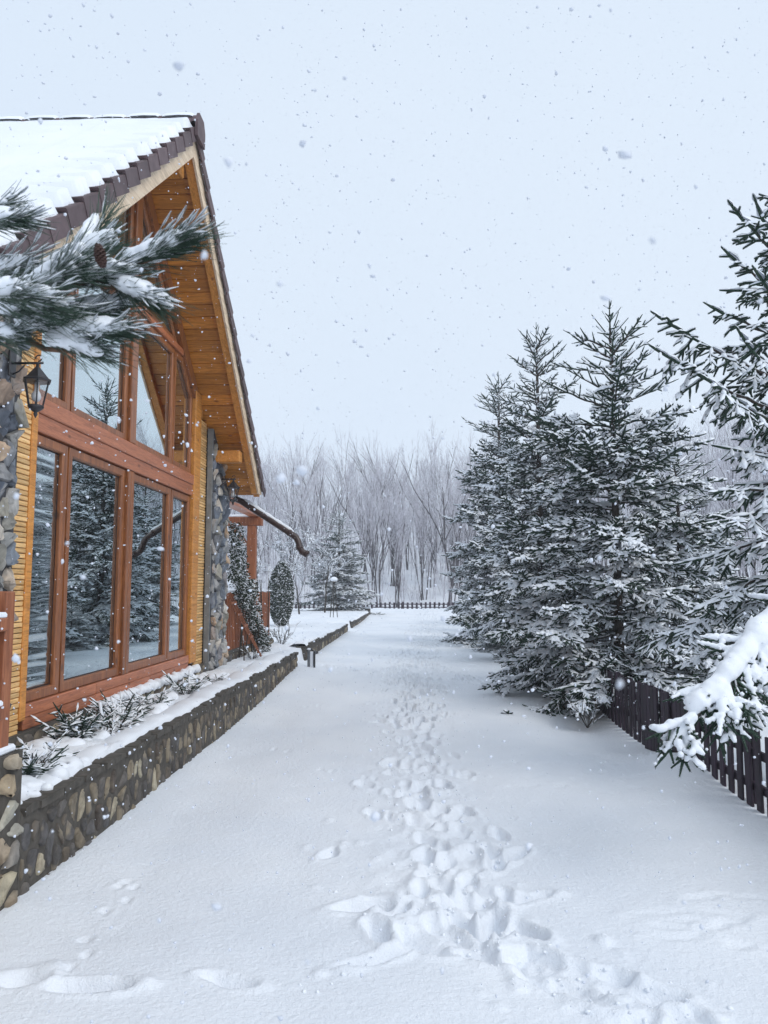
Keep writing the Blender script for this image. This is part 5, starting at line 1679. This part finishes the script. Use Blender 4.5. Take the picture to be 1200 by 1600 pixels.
# snow-crusted stakes, dry stems
def stake(p0, p1, r, mat, nm, label, cat, snow=False, group=None):
    t = MB(); o0 = Vector(p0)
    t.tube([Vector((0, 0, 0)), (Vector(p1)-o0)*0.5+Vector((0.004, 0.003, 0)), Vector(p1)-o0], [r, r*0.95, r*0.85], 7)
    o = t.build(nm, mat, None, True, p0); tag(o, label, cat, group)
    return o
stake((-2.60, 6.55, 0.48), (-2.62, 6.50, 0.74), 0.014, M['snow'], "plant_stake", "short stake thickly crusted with snow leaning in the bed", "stake")
stake((-2.75, 5.95, 0.48), (-2.72, 6.15, 0.62), 0.012, M['snow'], "plant_stake", "leaning snow-crusted stick beside the upright dark juniper", "stake")
stake((-2.72, 7.75, 0.48), (-2.80, 7.55, 0.70), 0.012, M['snow'], "plant_stake", "slanting snow-coated stick against the stone base under the glass front", "stake")
stake((-2.95, 15.9, 0.45), (-2.95, 15.9, 2.15), 0.012, M['stem'], "plant_stake", "tall thin dark rod standing in the bed beside the slatted screen", "stake")
stake((-2.75, 13.9, 0.45), (-2.75, 13.9, 1.25), 0.010, M['stem'], "plant_stake", "thin dark rod in front of the slatted screen", "stake")
stake((-2.78, 12.9, 0.40), (-2.80, 12.85, 0.9), 0.010, M['stem'], "plant_stake", "short dark stick at the foot of the crooked trellis", "stake")
rbz = random.Random(6)
def dry_shrub(loc, n, L, label, group=None, seed=1):
    r = random.Random(seed); tw = []
    for k in range(n):
        a = r.uniform(0, 6.28); u = r.uniform(0.8, 2.4); l = L*r.uniform(0.5, 1.0)
        d = Vector((math.cos(a), math.sin(a), u)).normalized()
        p = Vector((0, 0, -0.05)); q = p+d*l*0.6; q2 = q+(d+rvec(r)*0.5).normalized()*l*0.4
        tw += [(*p, *q, 0.006, 0.005), (*q, *q2, 0.005, 0.003)]
        for j in range(4):
            s = p.lerp(q2, r.uniform(0.3, 0.95)); e = s+(d+rvec(r)).normalized()*l*0.22; tw.append((*s, *e, 0.004, 0.003))
    tw = np.array(tw); V1, F1 = seg_tubes(tw, 4)
    t = empty("dry_shrub", loc); tag(t, label, "shrub", group)
    obj("stem", mesh_np("stem", V1, [(F1, 0)], [M['stem']]), t)["kind"] = "stuff"
    rs_ = np.random.RandomState(seed); K = tw[snow_mask(tw, rs_, 0.6)]; w = np.full(len(K), 0.009)
    Va, Fa = seg_caps(K, w, w, w*0.5, rs_); obj("snow_load", mesh_np("snow_load", Va, [(Fa, 0)], [M['snow']], True), t)["kind"] = "stuff"
dry_shrub((-2.75, 16.4, 0.5), 16, 0.7, "leafless snowy shrub at the foot of the tall thin rod", seed=1)
dry_shrub((-2.70, 13.2, 0.48), 12, 0.4, "dark dry stems below the slatted screen", seed=2)
dry_shrub((-3.3, 18.5, 0.52), 8, 0.35, "tiny dry plant poking from the garden snow before the round shrub", seed=3)
dry_shrub((2.2, 9.9, 0.0), 16, 0.45, "low dead brush in the hollow under the big spruce", seed=5)
dry_shrub((-2.45, 5.0, 0.5), 6, 0.32, "thin dry twigs over the nearest juniper", seed=7)
dry_shrub((-2.42, 6.2, 0.5), 5, 0.25, "few dry stalks near the wall edge under the first window", seed=8)

# short metal post in the gap
t = empty("bollard", (-1.86, 14.5, 0.16)); tag(t, "short grey metal post with snow on top at the gap in the low wall", "bollard")
mb = MB(); mb.box((-0.075, -0.03, -0.1), (-0.03, 0.03, 0.38), 0.006); mb.build("post", M['post_grey'], t)
mb = MB(); mb.box((0.035, -0.03, -0.1), (0.07, 0.03, 0.36), 0.006); mb.build("post", M['iron'], t)
mb = MB(); mb.box((-0.028, -0.012, 0.02), (0.033, 0.012, 0.35), 0.004); mb.build("panel", M['snow'], t)
mb = MB(); mb.box((-0.08, -0.035, 0.378), (-0.02, 0.035, 0.41), 0.015); mb.build("snow", M['snow'], t)
t = empty("garden_light", (-2.10, 15.75, 0.42)); tag(t, "small dark lamp bracket on the near end of the second low wall", "garden light")
mb = MB(); mb.tube([(-0.02, 0, 0), (0.08, -0.02, 0.03), (0.14, -0.03, -0.02)], 0.018, 7); mb.build("bracket", M['iron'], t, True)
mb = MB(); mb.lathe([(0.02, 0.03), (0.07, 0.0), (0.07, -0.03), (0.02, -0.05)], (0.15, -0.03, -0.02), 10); mb.build("lamp_head", M['iron'], t, True)
t = empty("stone_bollard", (-2.22, 39.6, 0.33)); tag(t, "small snow-capped stone post at the far end of the low walls", "post")
mb = MB(); mb.box((-0.14, -0.14, -0.3), (0.14, 0.14, 0.3), 0.03); mb.build("shaft", M['mortar'], t)
mb = MB(); mb.box((-0.17, -0.17, 0.298), (0.17, 0.17, 0.38), 0.035); mb.build("snow", M['snow'], t)
# garden stand with a round cap of snow
t = empty("bird_table", (-3.05, 30.5, 0.5)); tag(t, "thin-legged dark bird table capped by a round mound of snow", "bird table")
for (dx, dy) in ((-0.10, 0), (0.10, 0.05), (0.0, -0.1)):
    mb = MB(); mb.tube([(dx*1.5, dy*1.5, -0.1), (dx*0.3, dy*0.3, 1.42)], 0.014, 6); mb.build("leg", M['stem'], t)
mb = MB(); mb.lathe([(0.12, 1.40), (0.14, 1.44), (0.12, 1.47)], n=12); mb.build("tray", M['stem'], t)
mb = MB(); mb.lathe([(0.12, 1.468), (0.15, 1.50), (0.14, 1.56), (0.08, 1.61), (0.01, 1.625)], n=14); mb.build("snow", M['snow'], t, True)
# small yellow ball under the leftmost spruce
t = empty("toy_ball", (1.72, 20.9, 0.24)); tag(t, "tiny yellow ball half sunk in snow by the leftmost spruce", "ball")
mb = MB(); mb.lathe([(0.01, -0.06), (0.045, -0.045), (0.065, 0.0), (0.045, 0.045), (0.01, 0.06)], n=12); mb.build("ball", M['yellow'], t, True)

# ---------------------------------------------------------------- the pine bough in the foreground
PX = 1.3
def pw(px, py, Y=PX):
    """a point of the bough, measured at distance Y in front of the path"""
    f, p, a = 1200., math.radians(5.616), math.radians(1.995)
    fw = Vector((-math.sin(a)*math.cos(p), math.cos(a)*math.cos(p), math.sin(p))); rt_ = Vector((math.cos(a), math.sin(a), 0)); up = rt_.cross(fw)
    d = fw*f + rt_*(px-600) + up*(800-py)
    return Vector((0, 0, EYE)) + d*(Y/d.y)
pine = empty("pine_bough", pw(-60, 470)); po = pw(-60, 470)
tag(pine, "long-needled pine bough with snow and one cone hanging in before the house", "pine branch")
rp = random.Random(13)
shoots = [  # base px, tip px, depth base, depth tip, needle count, spread, needle length, snow
    ((180, 428), (262, 388), 1.30, 1.26, 300, 0.34, 0.115, 1.2),
    ((165, 440), (222, 462), 1.30, 1.25, 230, 0.36, 0.105, 1.1),
    ((90, 525), (160, 520), 1.28, 1.24, 200, 0.32, 0.11, 1.2),
    ((60, 530), (125, 545), 1.30, 1.27, 120, 0.34, 0.11, 0.9),
    ((90, 450), (165, 430), 1.31, 1.28, 180, 0.50, 0.11, 1.1),
    ((60, 430), (140, 395), 1.33, 1.33, 160, 0.48, 0.115, 0.9),
    ((20, 470), (95, 430), 1.30, 1.24, 200, 0.46, 0.12, 1.1),
    ((-20, 490), (60, 480), 1.26, 1.22, 200, 0.46, 0.12, 1.2),
    ((-40, 430), (20, 425), 1.36, 1.34, 170, 0.50, 0.12, 1.0),
    ((-60, 352), (5, 347), 1.28, 1.26, 180, 0.26, 0.10, 1.4),
    ((-70, 352), (-20, 335), 1.30, 1.30, 90, 0.30, 0.10, 1.0),
    ((-50, 470), (20, 460), 1.2, 1.16, 150, 0.5, 0.11, 1.0),
    ((-60, 525), (5, 525), 1.3, 1.26, 140, 0.38, 0.11, 0.8),
    ((110, 425), (158, 350), 1.36, 1.40, 80, 0.42, 0.10, 0.25),
    ((60, 500), (150, 485), 1.35, 1.33, 180, 0.46, 0.115, 1.0),
    ((10, 510), (100, 505), 1.32, 1.30, 150, 0.48, 0.11, 0.9),
]
tw = []; balls = []; caps_ = []
for (b0, t0, Yb, Yt, cnt, sprd, nl, sw) in shoots:
    A = pw(*b0, Yb)-po; B = pw(*t0, Yt)-po; ax = (B-A); L = ax.length; ax.normalize()
    Z = Vector((0, 0, 1)); S = ax.cross(Z).normalized(); U = S.cross(ax)
    for k in range(cnt):
        t = rp.random()**0.6
        p = A+(B-A)*t
        th = rp.uniform(0, 6.28); s = sprd*(0.35+1.15*rp.random()**1.3)*(1.15-0.3*t)
        d = (ax + (S*math.cos(th)+U*math.sin(th)*0.8)*s).normalized()
        l = nl*rp.uniform(0.70, 1.10)
        bend = (U*rp.uniform(0.0, 0.2)-Z*rp.uniform(0.02, 0.25)+S*rp.uniform(-.12, .12))*l
        q1 = p+d*l*0.35; q2 = p+d*l*0.7+bend*0.35; q3 = p+d*l+bend
        g_ = rp.uniform(0.75, 1.1)
        tw += [(*p, *q1, 0.0007*g_, 0.0008*g_), (*q1, *q2, 0.0008*g_, 0.00075*g_), (*q2, *q3, 0.00075*g_, 0.0003)]
        if math.sin(th) > -0.2 and rp.random() < 0.5*sw:
            caps_.append((*q1, *q2, 0.0016, 0.0012))
            if rp.random() < 0.5: caps_.append((*q2, *q3, 0.0014, 0.0008))
    # snow resting in the fan of needles, drawn out along them
    n = int(50*sw*(L+nl*0.8)/0.15)
    for k in range(n):
        a_ = rp.uniform(-1, 1); s0 = rp.uniform(0.10, 0.5); ln_ = rp.uniform(0.2, 0.5)
        d = (ax + S*(a_*sprd*0.75) + U*rp.uniform(0.02, 0.22)).normalized()
        base_ = A+(B-A)*rp.uniform(0.0, 0.75)
        m = max(5, int((L*0.3+nl*0.85)*ln_/0.005))
        r0 = rp.uniform(0.0115, 0.0205)
        for j in range(m):
            f_ = j/(m-1); u_ = s0+ln_*f_
            q = base_+d*(nl*0.95*u_)+U*0.006-Z*0.012*u_*u_
            balls.append((q.x+rp.uniform(-.001, .001), q.y, q.z+rp.uniform(-.0008, .0008), r0*(1.0-0.55*abs(f_-0.35)-0.25*f_)))
tw = np.array(tw); V1, F1 = seg_tubes(tw, 3)
nd = obj("needles", mesh_np("needles", V1, [(F1, 0)], [M['needle_n']], True), pine); nd["kind"] = "stuff"
mb = MB()
for path, r0 in (([(-90, 470), (0, 455), (90, 450), (175, 428), (250, 398)], 0.0085), ([(-90, 500), (0, 508), (70, 545), (120, 550)], 0.007), ([(40, 452), (60, 430), (120, 400)], 0.005), ([(140, 440), (200, 455)], 0.005), ([(-90, 340), (0, 322)], 0.006), ([(-90, 545), (0, 560)], 0.005)):
    P_ = [pw(x, y_, 1.3-0.0001*abs(x))-po for x, y_ in path]
    mb.tube(P_, [r0*(1-0.45*i/(len(P_)-1)) for i in range(len(P_))], 7)
mb.build("twig", M['pinebark'], pine, True)
obj("snow", blob_mesh("pine_snow", balls, 0.0036, rough=0.004), pine)["kind"] = "stuff"
cp = np.array(caps_); rs_ = np.random.RandomState(3)
Va, Fa = seg_caps(cp, rs_.uniform(0.0014, 0.0032, len(cp)), rs_.uniform(0.0012, 0.0026, len(cp)), np.full(len(cp), 0.0012), rs_)
obj("needle_snow", mesh_np("needle_snow", Va, [(Fa, 0)], [M['snow']], True), pine)["kind"] = "stuff"
# the cone
cone = MB(); cc = pw(156, 396, 1.16)-po
axc = (pw(150, 372, 1.16)-pw(162, 424, 1.16)).normalized()
rc = random.Random(2)
Sx = axc.cross(Vector((0, 1, 0))).normalized(); Sy = axc.cross(Sx)
for k in range(64):
    t = k/63; a = k*2.39996; rr_ = 0.0088*math.sin(math.pi*(0.12+0.8*t))**0.7
    p = cc+axc*(0.018-0.036*t)
    d = (Sx*math.cos(a)+Sy*math.sin(a)); u_ = axc.cross(d)
    e = p+d*rr_-axc*0.004
    q = [p+u_*0.0026, p-u_*0.0026, e-u_*0.003, e+d*0.0014+axc*0.0007, e+u_*0.003]
    q2 = [x-axc*0.0022 for x in q]
    cone.add(q+q2, [(0, 1, 2, 3, 4), (9, 8, 7, 6, 5)]+[(i, 5+i, 5+(i+1) % 5, (i+1) % 5) for i in range(5)])
cone.build("cone", M['cone'], pine)

# ---------------------------------------------------------------- falling snow
rf = np.random.RandomState(31)
n = 42000
P = np.stack([rf.uniform(-6.5, 7, n), rf.uniform(0.35, 15, n), rf.uniform(0.02, 10.5, n)], 1)
extra = np.stack([rf.uniform(-2.5, 2.5, 2600), rf.uniform(0.45, 4.0, 2600), rf.uniform(0.4, 4.4, 2600)], 1)
near = np.stack([rf.uniform(-.45, .45, 60), rf.uniform(0.3, 0.9, 60), rf.uniform(1.1, 2.4, 60)], 1)
P = np.concatenate([P, extra, near])
keep = ~((P[:, 0] < -2.85) & (P[:, 1] > 4.0) & (P[:, 1] < 12.3)) & ~((P[:, 0] < -2.1) & (P[:, 2] < 0.6)) & (P[:, 2] > lane_base(P[:, 0], P[:, 1])+0.02)
P = P[keep]; n = len(P)
sz = 0.0027+0.0040*rf.rand(n)**2.0
sz *= np.where((P[:, 1] < 1.8), 0.7, 1.0)
g_ = (1+5**0.5)/2
ico = np.array([(-1, g_, 0), (1, g_, 0), (-1, -g_, 0), (1, -g_, 0), (0, -1, g_), (0, 1, g_), (0, -1, -g_), (0, 1, -g_), (g_, 0, -1), (g_, 0, 1), (-g_, 0, -1), (-g_, 0, 1)])/1.9
icf = np.array([(0, 11, 5), (0, 5, 1), (0, 1, 7), (0, 7, 10), (0, 10, 11), (1, 5, 9), (5, 11, 4), (11, 10, 2), (10, 7, 6), (7, 1, 8), (3, 9, 4), (3, 4, 2), (3, 2, 6), (3, 6, 8), (3, 8, 9), (4, 9, 5), (2, 4, 11), (6, 2, 10), (8, 6, 7), (9, 8, 1)])
oct_ = np.array([(1, 0, 0), (-1, 0, 0), (0, 1, 0), (0, -1, 0), (0, 0, 1), (0, 0, -1)], float)
tri = np.array([(0, 2, 4), (2, 1, 4), (1, 3, 4), (3, 0, 4), (2, 0, 5), (1, 2, 5), (3, 1, 5), (0, 3, 5)])
def lumps(P_, s_, base, tris, r, lo=0.6, hi=1.3):
    m = len(P_); st = r.uniform(0.7, 1.3, (m, 1, 3))
    V_ = P_[:, None]+base[None]*st*s_[:, None, None]*r.uniform(lo, hi, (m, len(base), 1))
    return V_.reshape(-1, 3), (tris[None]+(np.arange(m)*len(base))[:, None, None]).reshape(-1, 3)
nr = P[:, 1] < 4.5
Va, Fa = lumps(P[nr], sz[nr], ico, icf, rf); Vb, Fb = lumps(P[~nr], sz[~nr], oct_, tri, rf)
V = np.concatenate([Va, Vb]); F = np.concatenate([Fa, Fb+len(Va)])
o = obj("falling_snow", mesh_np("falling_snow", V.reshape(-1, 3), [(F, 0)], [M['flake']], True)); tag(o, "snowflakes drifting down through the air over the lane", "snowflakes", kind="stuff")

# crumbs of snow kicked up along the trail
rk = np.random.RandomState(17); Q = []; qs = []
paths = [(trail, 0.55, 60), ([(0.15, 4.4, 0.3), (0.35, 3.8, 0.25), (0.75, 3.5, 0.2), (1.05, 3.35, 0.2), (1.15, 3.2, 0.15)], 0.6, 90), ([(-0.15, 3.72, 0.1), (-0.5, 3.42, 0.1)], 0.6, 20)]
for tr, sp_, dens in paths:
    for (x0, y0, w0), (x1, y1, w1) in zip(tr[:-1], tr[1:]):
        if y0 > 14: continue
        L = math.hypot(x1-x0, y1-y0)
        for k in range(int(L*dens)):
            t = rk.rand(); off = rk.normal(0, 0.75)*(w0+(w1-w0)*t); a = math.atan2(y1-y0, x1-x0)
            x = x0+(x1-x0)*t-math.sin(a)*off; y = y0+(y1-y0)*t+math.cos(a)*off
            r_ = 0.004+0.011*rk.rand()**2.5
            Q.append((x, y, gz(x, y)+r_*0.05)); qs.append(r_)
V, F = lumps(np.array(Q), np.array(qs), ico, icf, rk, 0.6, 1.3)
o = obj("snow_crumbs", mesh_np("snow_crumbs", V, [(F, 0)], [M['snow']], False)); tag(o, "loose crumbs of snow scattered along the trampled trail", "snow crumbs", kind="stuff")

# ---------------------------------------------------------------- haze of the snowfall
mb = MB(); mb.box((-170, -25, -3), (170, 160, 34))
hz, nt, b = new_mat("haze_air"); nt.nodes.remove(b)
pv = N(nt, 'ShaderNodeVolumePrincipled'); pv.inputs['Color'].default_value = (0.93, 0.95, 1.0, 1); pv.inputs['Density'].default_value = 0.0017
pv.inputs['Anisotropy'].default_value = 0.2
nt.links.new(pv.outputs[0], nt.nodes['Material Output'].inputs['Volume'])
o = mb.build("haze", hz); tag(o, "thin pale haze of falling snow in the air", "haze", kind="stuff")
